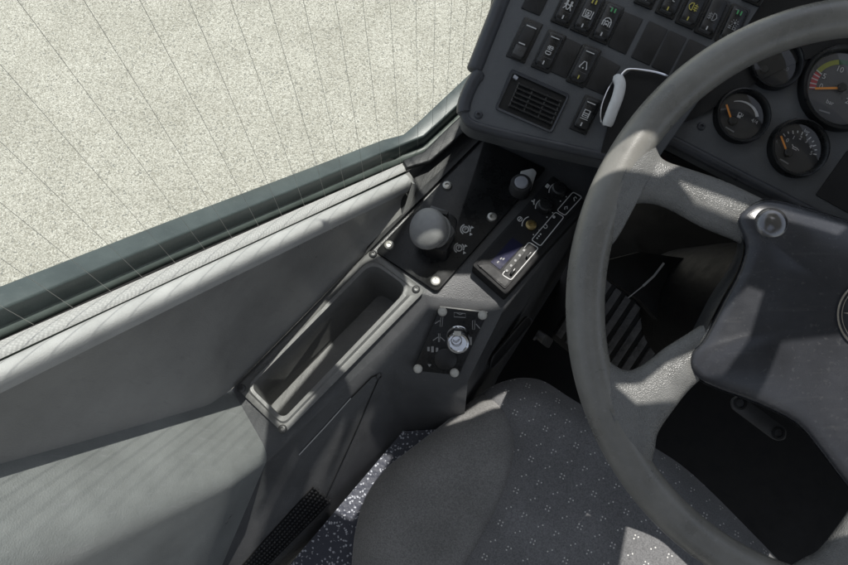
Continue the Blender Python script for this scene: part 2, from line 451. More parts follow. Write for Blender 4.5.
# outer sill seen through the glass (dark green-black), two steps
b = BM()
strip(b, [S(-70, 336, -.004), S(0, 307, -.004), S(160, 241, -.004), S(300, 185, -.004), S(380, 153, -.004), Vb(403, 145, -.004), Vb(417, 133, -.004), Vb(440, 111, -.004), Vb(472, 81, -.004), Vb(530, 20, -.004)],
      [S(-70, 360, -.004), S(0, 331, -.004), S(160, 261, -.004), S(300, 201, -.004), S(380, 166, -.004), Vb(403, 156, -.004), Vb(424, 146, -.004), Vb(448, 124, -.004), Vb(480, 94, -.004), Vb(540, 30, -.004)])
for v in list(b.verts): pass
obj('outer_sill', b, M['sill_rubber'], win, solid=.02, bevel=.002)
b = BM()
strip(b, [S(-70, 359, -.010), S(0, 329, -.010), S(160, 260, -.010), S(300, 200, -.010), S(380, 165, -.010), Vb(403, 156, -.010), Vb(424, 146, -.010), Vb(448, 124, -.010), Vb(480, 94, -.010), Vb(540, 30, -.010)],
      [S(-70, 374, -.010), S(0, 343, -.010), S(160, 270, -.010), S(300, 209, -.010), S(380, 175, -.010), Vb(403, 166, -.010), Vb(428, 157, -.010), Vb(455, 132, -.010), Vb(490, 100, -.010), Vb(550, 40, -.010)])
obj('glazing_channel', b, M['channel'], win, solid=.01)
b = BM(); strip(b, [S(x, y - 5, -.006) for x, y in ((-70, 372), (0, 341), (120, 288), (300, 208), (403, 163))], [S(x, y + 4, -.006) for x, y in ((-70, 372), (0, 341), (120, 288), (300, 208), (403, 163))]); obj('glass_gasket', b, M['deep_black'], win)
# knurled grey seal: a rounded bead along the inside of the glass
b = BM()
sa = [(-70, 372), (0, 341), (120, 288), (300, 208), (403, 163)]; sb = [(-70, 391), (0, 359), (120, 303.5), (300, 220.5), (406, 171)]
rows = []
for k in range(6):
    t = k / 5; h = .003 * math.sin(math.pi * (0.08 + .84 * t))
    rows.append([S(a[0] * (1 - t) + c[0] * t, a[1] * (1 - t) + c[1] * t, h) for a, c in zip(sa, sb)])
rows = [[p + (Vector((0, 0, -.02)) if False else Vector()) for p in r] for r in rows]
gr = [[b.verts.new(p) for p in r] for r in rows]
for r0_, r1_ in zip(gr, gr[1:]):
    for i in range(len(r0_) - 1): b.faces.new((r0_[i], r0_[i + 1], r1_[i + 1], r1_[i]))
obj('inner_seal', b, M['knurled'], win)
b = BM(); strip(b, [S(x, y - 5, -.005) for x, y in sb], [S(x, y + 7, -.005) for x, y in sb]); obj('seal_gasket', b, M['channel'], win)
b = BM()
strip(b, [S(402, 163.5, .0015), Vb(424, 154, .0015), Vb(449, 129, .002), Vb(482, 98, .002), Vb(540, 40, .002)],
      [S(406, 171, .0010), Vb(430, 164, .001), Vb(458, 140, .002), Vb(492, 108, .002), Vb(550, 50, .002)])
obj('shaded_seal', b, M['rubber'], win, solid=.006, bevel=.002)  # knurled seal carries on here, its shadow painted as dark rubber
# glass pane
gb = [GL.at(-70, 360), GL.at(0, 329), GL.at(160, 260), GL.at(300, 200), GL.at(403, 156)]
fr = GL.at(403, 156) + Fv * .75
b = BM(); poly(b, gb + [fr, fr + UP * 1.0, gb[0] + Fv * -.2 + UP * .45, gb[0]] if False else gb + [fr, fr + UP * 1.0, gb[0] + UP * .65])
obj('glass_pane', b, M['window_glass'], win, smooth=False)
# heating wires in the glass
dirv = (GL.at(403, 156) - GL.at(0, 329)); L_ = dirv.length; dirv /= L_
xs = [-8, 32, 72, 109, 142, 175, 204, 232, 258, 282, 304, 325, 345, 364, 382, 400]
def wire(p0, wob):
    bb = BM(); pts = []
    for i in range(15):
        t = i / 14 * .75
        pts.append(p0 + UP * t + dirv * (wob * math.sin(t * 5.0 + wob * 900) ) + GL.n * .0006)
    tube(bb, pts, .00017, 4, False)
    return bb
for x in xs:
    y = 329 - (329 - 156) / 403 * x
    obj('heating_wire', wire(GL.at(x, y + 9), random.uniform(-.0012, .0012)), M['wire'], win)
for k in range(1, 16):
    obj('heating_wire', wire(GL.at(403, 156) + Fv * (.026 * k) + UP * -.01, random.uniform(-.0012, .0012)), M['wire'], win)
# corner post at the front end of the window
b = BM()
q0 = D(512, -16, .78)
pp = [V(499, 10, -.95), V(512, -40, -.95)]
pc = GL.at(499, 6)
tube(b, [pc - UP * .33, pc - UP * .1, pc + UP * .2, pc + UP * .6], .0095, 10)
obj('corner_post', b, M['rubber'], win)

# ================================================================== SIDE TRIM PANEL (ledge, face, armrest)
trim = root('side_trim_panel', 'grey moulded side trim panel with pale ledge and scuffed armrest below the window', 'trim panel', S(150, 420))
b = BM()
L2 = [(-70, 394), (0, 361.5), (120, 305), (300, 222), (405, 174)]
L3 = [(-70, 415), (0, 381), (120, 323), (230, 270), (330, 222), (412, 183)]
L3o = [(-70, 410), (0, 376.5), (120, 319), (300, 233), (412, 180)]
ed = [S(x, y, .002) for x, y in L2]
rows = []
n_ = 40
def lerp_line(Ln, t):
    x = Ln[0][0] + (Ln[-1][0] - Ln[0][0]) * t
    for a, c in zip(Ln, Ln[1:]):
        if x <= c[0] + 1e-6:
            k = (x - a[0]) / (c[0] - a[0]); return (x, a[1] + (c[1] - a[1]) * k)
    return Ln[-1]
crease = [(-70, 484), (0, 464), (120, 431), (209, 405), (232, 389), (290, 330), (362, 257), (402, 216)]
AR = plane3(V(0, 464, -.43), V(209, 405, -.605), V(268, 450, -.645))
cr3 = [AR.at(*p) for p in crease[:4]] + [T1, V(290, 330, -.64), T2, V(402, 216, -.635)]
edge3 = [S(*p) for p in L3]
def resample(P, n):
    d = [0]
    for a, c in zip(P, P[1:]): d.append(d[-1] + (c - a).length)
    out = []
    for i in range(n + 1):
        s = d[-1] * i / n
        for k in range(len(P) - 1):
            if s <= d[k + 1] + 1e-9:
                t = (s - d[k]) / max(1e-9, d[k + 1] - d[k]); out.append(P[k].lerp(P[k + 1], t)); break
    return out
# ledge: cap with a rounded inner edge
capo = resample(ed, n_); capi = resample(edge3, n_)
rr = []
for t, h in ((-.12, -.012), (0, 0), (.3, .0015), (.7, .0015), (.86, .0), (.95, -.0025), (1.0, -.007), (1.0, -.012)):
    rr.append([b.verts.new(a.lerp(c, max(t, 0)) + SILL.n * (h if t >= 0 else -.02)) for a, c in zip(capo, capi)])
for x0, x1 in zip(rr, rr[1:]):
    for i in range(n_): b.faces.new((x0[i], x0[i + 1], x1[i + 1], x1[i]))
obj('top_ledge', b, M['ledge'], trim, angle=80)
b = BM()
topf = [c - SILL.n * .012 for c in capi]
botf = resample(cr3, n_)
# face with a soft hollow so that it catches light unevenly
rows = []
for k in range(13):
    t = k / 12; bow = -.006 * math.sin(math.pi * t)
    rows.append([b.verts.new(a.lerp(c, t) + Rv * bow * min(1, i / 6)) for i, (a, c) in enumerate(zip(topf, botf))])
for x0, x1 in zip(rows, rows[1:]):
    for i in range(n_): b.faces.new((x0[i], x0[i + 1], x1[i + 1], x1[i]))
obj('panel_face', b, M['door_panel'], trim, angle=80)
# end of the panel face: thickness towards the front corner
b = BM()
e0, e1, e2 = S(412, 183), V(402, 216, -.635), T2
strip(b, [S(405, 174), S(412, 183), V(402, 216, -.635), V(364, 256, -.638)], [S(409, 172), V(419, 186, -.64), V(408, 219, -.645), V(370, 259, -.645)])
obj('panel_end', b, M['ledge'], trim)
# armrest
WP = WALL.at(222, 565)
R0 = WALL.at(267, 460)
PF = plane3(R0, AR.at(78, 548, -.010), WP)
mid = [(-70, 511), (0, 500), (120, 478), (209, 461), (266, 449)]
edg = [(-70, 604), (30, 565), (78, 548), (155, 515), (233, 481), (266, 459)]
b = BM()
m3 = resample([AR.at(*p) for p in mid], 24); c3 = resample([AR.at(*p) for p in crease[:4]] + [T1], 24)
e3 = resample([AR.at(*p, -.010 * min(1, (266 - p[0]) / 120)) for p in edg[:-1]] + [R0], 24)
low = resample([PF.at(*p) for p in ((-70, 800), (60, 720), (120, 690), (170, 660), (196, 626), (222, 566))], 24)
def inset(a, c, d): return a + (c - a).normalized() * d
rows = [[p - Rv * .012 - Vector((0, 0, .004)) for p in c3], c3]
rows.append([a.lerp(c, .5) for a, c in zip(c3, m3)])
rows.append([inset(m, c, .006) for m, c in zip(m3, c3)]); rows.append([inset(m, e, min(.006, .3 * (m - e).length)) for m, e in zip(m3, e3)])
rows.append([m.lerp(e, .45) for m, e in zip(m3, e3)])
for k in range(6):   # rounded front edge
    t = k / 5
    rows.append([inset(e, m, min(.028, .45 * (e - m).length) * (1 - t) ** 2) + (l - e).normalized() * (min(.028, .45 * (e - m).length) * t * t) for e, m, l in zip(e3, m3, low)])
rows.append([e.lerp(l, .5) for e, l in zip(e3, low)]); rows.append(low)
rv = [[b.verts.new(p) for p in r] for r in rows]
for x0, x1 in zip(rv, rv[1:]):
    for i in range(24): b.faces.new((x0[i], x0[i + 1], x1[i + 1], x1[i]))
obj('armrest', b, M['armrest'], trim, angle=80)

# ================================================================== SIDE CONSOLE
con = root('side_console', 'dark grey side console between seat and window with long open tray and vent grille', 'console', V(360, 420, FLZ))
MP = plane3(r2.copy(), V(507, 303, TZ - .002), WALL.at(390, 380))
b = BM()
P = {}
def vv(k, p): P[k] = b.verts.new(p); return P[k]
for k, p in (('T1', T1), ('T2', T2), ('T4', V(490, 128, TZ)), ('T5', RF(-.2, .8, TZ)), ('R8', RF(.06, .8, TZ)), ('R7', V(640, 110, TZ)), ('R5', V(543, 262, TZ)), ('R3', V(507, 303, TZ - .002)), ('R2', r2), ('R0', r0),
             ('h1', V(244, 387, TZ)), ('h2', V(283, 426, TZ)), ('h3', V(413, 289, TZ)), ('h4', V(371, 257, TZ)),
             ('W1', WALL.at(188, 640)), ('W2', WALL.at(222, 660)), ('W3', V(404, 430, FLZ)), ('K', WALL.at(390, 380)), ('Q', MP.at(468, 380.5)), ('Q2', V(463, 428, FLZ))):
    vv(k, p)
r5 = P['R5'].co; r7 = P['R7'].co
vv('D4', Vector((r5.x + .015, r5.y - .005, 2.4 - 1.22))); vv('D7', Vector((r7.x + .02, r7.y, 2.4 - 1.22))); vv('D2', Vector((P['Q2'].co.x + .02, P['Q2'].co.y, 2.4 - 1.22))); vv('D3', Vector((P['W3'].co.x, P['W3'].co.y, 2.4 - 1.22)))
for f in (('T1', 'h1', 'h4', 'T2'), ('T1', 'R0', 'h2', 'h1'), ('R0', 'R2', 'h3', 'h2'), ('T2', 'h4', 'h3', 'R2', 'R3', 'R5', 'R7', 'R8', 'T5', 'T4'),
          ('R0', 'W1', 'W2', 'W3', 'K', 'R2'), ('R2', 'K', 'Q', 'R3'), ('K', 'W3', 'Q2', 'Q'), ('R3', 'Q', 'Q2', 'D2', 'D4', 'R5'), ('R5', 'D4', 'D7', 'R7'), ('W3', 'D3', 'D2', 'Q2')):
    b.faces.new([P[k] for k in f])
bmesh.ops.recalc_face_normals(b, faces=b.faces)
def edge(k1, k2): return b.edges.get((P[k1], P[k2]))
bmesh.ops.bevel(b, geom=[edge('R0', 'R2')], offset=.013, segments=5, profile=.5, affect='EDGES', clamp_overlap=True)
es = [e for e in (edge('R2', 'R3') if P['R2'].is_valid and P['R3'].is_valid else None, edge('R3', 'R5') if P['R3'].is_valid else None) if e]
if es: bmesh.ops.bevel(b, geom=es, offset=.009, segments=4, profile=.5, affect='EDGES', clamp_overlap=True)
obj('console_body', b, M['console'], con, angle=50)

# storage tray
b = BM()
def loop(pts, rads, z): return [V(x, y, z) for x, y in round_poly(pts, rads, 5)]
outer = ((236, 388), (284, 434), (425, 291), (371, 249))
lip0 = ((246, 387), (283, 424), (413, 289), (371, 258))
lip1 = ((250, 386.5), (283, 419), (409, 288), (372, 262.5))
flo = ((269, 407), (292, 427), (402, 307), (380, 294))
loops = [loop(outer, (6, 6, 6, 6), TZ + .0005), loop(outer, (6, 6, 6, 6), TZ + .004), loop(((239, 388), (284, 431), (422, 291), (371.5, 251.5)), (6, 6, 6, 6), TZ + .0055),
         loop(((243, 387), (283.5, 426.5), (416, 290), (371, 256)), (10, 8, 10, 14), TZ + .0055), loop(lip0, (10, 8, 12, 14), TZ + .0085), loop(lip1, (9, 8, 14, 12), TZ + .008), loop(((252, 387), (283.5, 418.5), (407.5, 289), (372, 264.5)), (9, 8, 14, 12), TZ + .004),
         loop(((266, 403.5), (292, 427), (403, 305), (379.5, 291.5)), (8, 8, 12, 8), TZ - .055), loop(flo, (7, 7, 10, 6), TZ - .06)]
lv = [[b.verts.new(p) for p in l] for l in loops]
for x0, x1 in zip(lv, lv[1:]):
    for i in range(len(x0)):
        j = (i + 1) % len(x0); b.faces.new((x0[i], x0[j], x1[j], x1[i]))
b.faces.new(lv[-1])
RECALC[0] = True
tray = obj('storage_tray', b, M['tray'], con, angle=45)
for p in ((241.5, 388.5), (282.5, 429), (373, 254.3), (416, 289.5)):
    torx(con, V(*p, TZ + .0055), Vector((0, 0, 1)), .0046, M['grey_metal'])
# joint highlight and lower panel on the side wall, vent grille
b = BM(); ribbon(b, [(351, 398), (325, 427), (299, 455)], .9, WALL, .0012); obj('joint_highlight', b, M['white_mark'], con)  # thin white line paints the highlight along the panel joint
b = BM(); ribbon(b, [(381, 374), (372, 377), (351, 398)], 1.2, WALL, .0012); ribbon(b, [(380, 376), (352, 440), (318, 515)], .8, WALL, .001); obj('panel_seam', b, M['black'], con)
torx(con, WALL.at(379, 376, .001), WALL.n, .004, M['grey_metal'])
b = BM()
gpl = [(313, 487), (330, 503), (262, 572), (236, 572)]
pxprism(b, gpl, WALL, .0012, .002); obj('vent_panel', b, M['black'], con)
b = BM()
for j in range(6):
    for i in range(30):
        s = i / 29; t = (j + .5) / 6
        x = (313 + (330 - 313) * t) * (1 - s) + (236 + (262 - 236) * t) * s + (1.2 if j % 2 else 0)
        y = (487 + (503 - 487) * t) * (1 - s) + 572 * s - (1.4 if j % 2 else 0)
        pxpoly(b, [(x - 1.3, y), (x + .2, y - 1.3), (x + 1.3, y), (x - .2, y + 1.2)], WALL, .0026)
obj('vent_grille', b, M['grey_metal'], con, smooth=False)
# left front filler between seal and the brake plate
b = BM()
pts = [V(390, 175, TZ - .012), V(380, 200, TZ - .012), V(372, 240, TZ - .006), V(366, 258, TZ - .004), V(484, 139, TZ - .003), V(560, 60, TZ - .003), V(540, 45, TZ), V(458, 138, TZ), V(430, 162, TZ)]
poly(b, pts); obj('corner_trim', b, M['rubber'], con, smooth=False, solid=.01)
# dark kick panel details on the console's right flank
FL = plane3(P['R3'].co.copy() if False else V(507, 303, TZ - .002), V(543, 262, TZ), Vector((r5.x + .015, r5.y - .005, 2.4 - 1.22)))
b = BM()
ob_ = round_poly([(528, 316), (533, 322), (497, 364), (490, 370), (492, 358)], 4, 3)
ribbon(b, ob_, 1.0, FL, .003, True); obj('hatch_outline', b, M['grey_metal'], con)
b = BM(); pxprism(b, ob_, FL, .0022, .003); obj('hatch_cover', b, M['black'], con)
b = BM(); pxprism(b, [(546, 334), (554, 340), (549, 349), (541, 343)], FL, .012, .012, 2, .001, .001); obj('flank_catch', b, M['grey_metal'], con)
torx(con, FL.at(535, 338, .002), FL.n, .0035, M['grey_metal'])

# ================================================================== PARKING BRAKE UNIT
BP = zplane(TZ + .004)
brk = root('parking_brake', 'grey ball knob parking brake lever on glossy black screwed plate with white symbols', 'brake lever', V(440, 240, TZ))
b = BM()
pxprism(b, [(375, 251), (437, 292), (546, 168), (484, 139)], BP, 0, .004, (5, 5, 3, 2), .0007, .0007); obj('mounting_plate', b, M['black_plate'], brk)
for p in ((447, 186), (492, 217.5), (389, 245.5), (435.5, 281.5)): torx(brk, BP.at(*p), BP.n, .0062)
# valve body
b = BM()
bpl = zplane(TZ + .032)
pxprism(b, [(427, 208), (452, 213), (458, 219), (454, 240), (446, 252), (424, 246), (420, 225)], bpl, 0, .03, 4, .003, .003); obj('valve_body', b, M['black'], brk)
b = BM(); pxprism(b, [(431, 205), (449, 211), (447, 215), (429, 209)], bpl, .006, .02, 1, .001, .001); obj('lever_clip', b, M['grey_metal'], brk)
ax0 = V(447, 234, TZ + .022); ax1 = V(424.5, 228, TZ + .052); axd = (ax1 - ax0).normalized()
b = BM(); LL = (ax1 - ax0).length
lathe(b, ax0, axd, [(.012, 0), (.012, LL * .25), (.017, LL * .35), (.0185, LL * .45), (.0175, LL * .5), (.0185, LL * .55), (.0175, LL * .62)], 28); obj('collar', b, M['knob_ring'], brk)
b = BM(); pr = [(.0165, LL * .58), (.0205, LL * .66), (.0222, LL * .78), (.0225, LL * .9)]
for k in range(1, 9):
    t = k / 8 * math.pi / 2; pr.append((.0225 * math.cos(t), LL * .9 + .012 * math.sin(t)))
lathe(b, ax0, axd, pr, 36); obj('knob', b, M['knob_grey'], brk)
for cx, cy in ((465.5, 229.5), (459, 248)):
    b = BM(); f = loc2(cx, cy, 8)
    ribbon(b, [f(*p) for p in disc_px(0, 0, 3.0, 16)], 1.2, BP, .0005, True)
    ribbon(b, [f(*p) for p in disc_px(0, 0, 4.9, 8, 110, 250)], 1.3, BP, .0005); ribbon(b, [f(*p) for p in disc_px(0, 0, 4.9, 6, -60, 20)], 1.2, BP, .0005)
    text_bm(b, 'P', *f(0, 0), 5, 8, BP, .0005)
    for q in ((6.5, -3), (6, 4)): pxpoly(b, [f(q[0] - 1.2, q[1] - 1.6), f(q[0] + 1.8, q[1]), f(q[0] - 1.2, q[1] + 1.6)], BP, .0005)
    obj('brake_symbol', b, M['white_mark'], brk, smooth=False)
# round push button beside the brake plate
btn = root('push_button', 'round pale push button in a dark ring with steel bracket under the dashboard', 'button', V(522, 184, TZ))
b = BM(); pz = zplane(TZ + .012)
pxprism(b, [(520, 171), (533, 168), (537, 172), (532, 187), (524, 184)], pz, 0, .012, 2, .001, .001); obj('bracket', b, M['pale_handle'], btn)
c_ = V(521.5, 182.5, TZ + .02)
b = BM(); lathe(b, c_ - Vector((0, 0, .02)), Vector((0, 0, 1)), [(.0125, 0), (.0125, .017), (.0115, .02), (.0085, .0205), (.0082, .018)], 30); obj('button_ring', b, M['grey_metal'], btn)
b = BM(); lathe(b, c_ - Vector((0, 0, .003)), Vector((0, 0, 1)), [(.0081, 0), (.0081, .004), (.007, .0055), (0, .006)], 30); obj('button_cap', b, M['button_cap'], btn)

# ================================================================== HEATER CONTROL UNIT
HZ = zplane(TZ + .018)
htr = root('heater_control_unit', 'black heater control unit with small blue display, dial knobs and white outlined buttons', 'control unit', V(528, 235, TZ))
b = BM(); pxprism(b, [(472, 265), (506, 295), (589, 204), (553, 175)], HZ, 0, .018, 3, .0012, .0012); obj('housing', b, M['unit_black'], htr)
b = BM(); pxprism(b, [(477, 264), (505, 289), (582, 202), (553, 179)], HZ, .0015, .0015, 1.5); obj('front_plate', b, M['unit_black'], htr)
b = BM(); pxprism(b, [(490.5, 262), (512.5, 237.5), (523, 245), (500, 269.5)], HZ, .0022, .001, .5); obj('display_screen', b, M['screen'], htr)
b = BM()
for q in ((498, 262), (501, 258.5), (503.5, 259)): ribbon(b, [(q[0] - .9, q[1] + .8), (q[0] + .9, q[1] - .8)], 1.2, HZ, .0026)
obj('display_digits', b, M['grey_mark'], htr)
for k, (x, y) in enumerate(((531, 225.5), (544.5, 208), (558, 192))):
    b = BM(); p = HZ.at(x, y, .0015)
    if k == 0: lathe(b, p, HZ.n, [(.0062, 0), (.0062, .002), (.0052, .0028), (.0026, .0028), (.0022, .0005), (0, .0005)], 20); obj('dial_shaft', b, M['brass'], htr)
    else: lathe(b, p, HZ.n, [(.0088, 0), (.0084, .009), (.0070, .0105), (0, .0105)], 24); obj('dial_knob', b, M['switch_black'], htr)
    b = BM(); ribbon(b, disc_px(x, y, 9.0, 10, 175, 255), .9, HZ, .0018)
    for a in (30, 75): pxpoly(b, disc_px(x + 9.5 * math.cos(R_(a)), y + 9.5 * math.sin(R_(a)), .7, 8), HZ, .0018)
    f = loc2(x - 10, y - 5.5, -50)
    if k == 0: ribbon(b, [f(*p) for p in disc_px(0, -1.5, 2.2, 10)], .8, HZ, .0018, True); ribbon(b, [f(-1.5, -1.5), f(1.5, -1.5)], .8, HZ, .0018)
    if k == 1:
        ribbon(b, [f(-2, 1), f(0, -1), f(2.4, -2)], 1.3, HZ, .0018); ribbon(b, [f(0, -1), f(-.5, -3.5)], 1.3, HZ, .0018)
    if k == 2: pxpoly(b, [f(-2, -2.5), f(2, -2.5), f(2, 1), f(-2, 1)], HZ, .0018)
    obj('dial_marking', b, M['white_mark'], htr, smooth=False)
b = BM()
for pts in (((573, 192), (582, 197), (565, 215.5), (557, 210.5)), ((555.5, 212), (564, 217), (540.5, 246), (531.5, 240)), ((529, 242), (538.5, 248), (511, 280), (502, 274.5))):
    ribbon(b, round_poly(pts, 2.0, 3), .85, HZ, .0019, True)
f = loc2(575, 199, -50); ribbon(b, [f(-2, 1), f(0, -1.5), f(2, -1), f(1.5, 1)], .8, HZ, .0019); f = loc2(566, 208, -50); ribbon(b, [f(-2, 0), f(0, -1.5), f(2, 0), f(0, 1.5)], .8, HZ, .0019)
pxpoly(b, disc_px(554, 217, 1.5, 8), HZ, .0019); ribbon(b, disc_px(545.5, 226.5, 1.8, 10), .7, HZ, .0019, True)
for k in range(3): pxpoly(b, disc_px(537.2 + k * 1.7, 238.2 - k * 2, .9, 6), HZ, .0019)
obj('button_outline', b, M['white_mark'], htr, smooth=False)
b = BM(); pxprism(b, [(522.5, 246.5), (527, 249.5), (508, 272.5), (503.5, 269.5)], HZ, .0024, .002, 1.2); obj('slider_scale', b, M['silver_face'], htr)
b = BM()
for k in range(5): pxpoly(b, disc_px(524 - k * 4.3, 250.2 + k * 5.1, 1.3, 8), HZ, .003)
obj('scale_dots', b, M['grey_mark'], htr, smooth=False)
for x, y in ((528.5, 255.5), (512.5, 272)):
    b = BM(); pxprism(b, [(x - 2.5, y + .5), (x + 2, y - 4.5), (x + 4, y - 3), (x - .5, y + 2.5)], HZ, .006, .006, .6, .0005, .0005); obj('slider_knob', b, M['switch_black'], htr)
b = BM(); pxprism(b, [(478.5, 265.5), (489, 264), (500, 272), (509, 281.5), (505, 286.5)], HZ, .0019, .001, 1); obj('lower_cap', b, M['cap_black'], htr)
for x, y in ((481, 266), (501.5, 282.5)):
    b = BM(); pxpoly(b, disc_px(x, y, 1.2, 10), HZ, .0026); obj('pin_hole', b, M['deep_black'], htr)

# ================================================================== MIRROR SWITCH PLATE
mir = root('mirror_switch', 'black mirror adjuster plate with chrome knob and four pale corner screws', 'switch', MP.at(450, 345))
b = BM(); pxprism(b, [(440.5, 307), (488, 313), (459, 375.5), (413, 370.5)], MP, .004, .004, 2.5, .0006, .0006); obj('switch_plate', b, M['black_plate'], mir)
b = BM(); ribbon(b, [(440, 306.6), (487.5, 312.3)], 1.2, MP, .0046); obj('plate_edge', b, M['rivet_cap'], mir)
for p in ((442.5, 311.5), (482.5, 315), (418, 368.5), (454.5, 372.5)):
    b = BM(); lathe(b, MP.at(*p, .004), MP.n, [(.0052, 0), (.0052, .0015), (.004, .0035), (.002, .0042), (0, .0042)], 20); obj('screw_cap', b, M['rivet_cap'], mir)
kc = MP.at(458, 336, .004); kn = (MP.n * .75 + CN * .1 + Vector((0, -.35, .3))).normalized()
b = BM(); lathe(b, kc, kn, [(.0130, 0), (.0130, .002), (.0112, .004), (.0105, .012), (.0122, .016), (.0128, .0205), (.0115, .0225), (.0095, .0228), (.009, .0215), (0, .0215)], 32); obj('adjuster_knob', b, M['chrome'], mir)
b = BM(); ribbon(b, disc_px(456.5, 341.2, 5.2, 20), .8, Plane(kc + kn * .0235, kn), 0, True); pl_ = Plane(kc + kn * .0235, kn)
ribbon(b, [(452.8, 341), (456, 343), (460, 340)], .8, pl_, 0); obj('knob_symbol', b, M['grey_mark'], mir)
b = BM(); pxprism(b, [(454, 331.5), (461, 332), (461, 336), (454, 335.5)], Plane(kc + kn * .0235, kn), 0.0, .002, .5); obj('knob_insert', b, M['rivet_cap'], mir)
b = BM(); lathe(b, MP.at(445.5, 359, .004), MP.n, [(.0128, 0), (.0128, .001), (.012, .0016), (0, .0016)], 30); obj('blind_plug', b, M['blank'], mir)
b = BM()
def rb(pts, w=.8, c=False): ribbon(b, pts, w, MP, .0046, c)
rb([(454, 312.5), (465.5, 313.5), (465.5, 317.5), (454, 316.8)], .7, True); rb([(457, 313), (460, 314.6), (463, 313.4)], .7)
rb([(441, 317), (443, 317), (442, 326.5), (440, 326.5)], .6, True); rb([(440, 320.5), (435, 323.5)], .9)
rb([(472.5, 320.5), (475, 320.5), (474.5, 329.5), (472.5, 329.5)], .6, True); rb([(476, 324), (480, 328.5)], .9)
rb([(438.5, 333.5), (440, 333.5), (439.5, 342), (438.5, 342)], .6, True); rb([(438, 337), (433, 340.5)], .9); rb([(440.5, 337), (445, 341)], .9)
for x, y, w, h in ((428.5, 349, 2.4, 4.4), (432.5, 349.3, 2.6, 6), (437, 349.8, 2.4, 4.2), (470.5, 341, 2.6, 8)):
    pxpoly(b, [(x - w / 2, y - h / 2), (x + w / 2, y - h / 2), (x + w / 2, y + h / 2), (x - w / 2, y + h / 2)], MP, .0046)
pxpoly(b, [(427.5, 364), (431.5, 364.3), (429.4, 367)], MP, .0046)
obj('mirror_symbols', b, M['grey_mark'], mir, smooth=False)

# ================================================================== DASHBOARD
DD = .61
DP = dplane(DD)
dash = root('dashboard', 'dark grey dashboard with rows of black rocker switches, air vent and round gauges', 'dashboard', D(600, 60, DD + .08))
out_ = [(532, -40), (500, 3), (481, 60), (467, 92), (462, 108), (463, 118), (472, 127), (520, 139.5), (600, 157.5), (652, 168), (700, 100), (790, -40)]
b = BM(); pxprism(b, out_, DP, 0, .045, [0, 10, 10, 8, 8, 6, 10, 10, 10, 0, 0, 0], .002, .002)
# (the panel is one slab; the vent and the cubby sit in their own frames on it)
obj('switch_panel', b, M['dash'], dash)
b = BM(); path = smooth_path([DP.at(*p, -.004) for p in ((528, -46), (506, -8), (493, 24), (478, 62), (474, 72))], 5)
tube(b, path, [.0085] * (len(path) - 2) + [.008, .006], 12); obj('edge_moulding', b, M['dash_edge'], dash)
b = BM(); path = smooth_path([DP.at(*p, -.003) for p in ((480, 72), (471, 87), (464.5, 104), (465, 116), (475, 125.5), (520, 137.5), (600, 155.5), (648, 166))], 6)
tube(b, path, [.005] + [.0072] * 16 + [.005] * (len(path) - 17), 12); obj('edge_moulding', b, M['dash_edge'], dash)
# underside shroud of the dashboard
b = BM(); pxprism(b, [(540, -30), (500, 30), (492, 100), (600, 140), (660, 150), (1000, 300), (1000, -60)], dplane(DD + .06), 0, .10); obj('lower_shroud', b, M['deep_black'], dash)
torx(dash, DP.at(478.3, 115), CN, .0042, M['dash_edge'])
torx(dash, DP.at(480, 78), CN, .0035, M['dash_edge'])

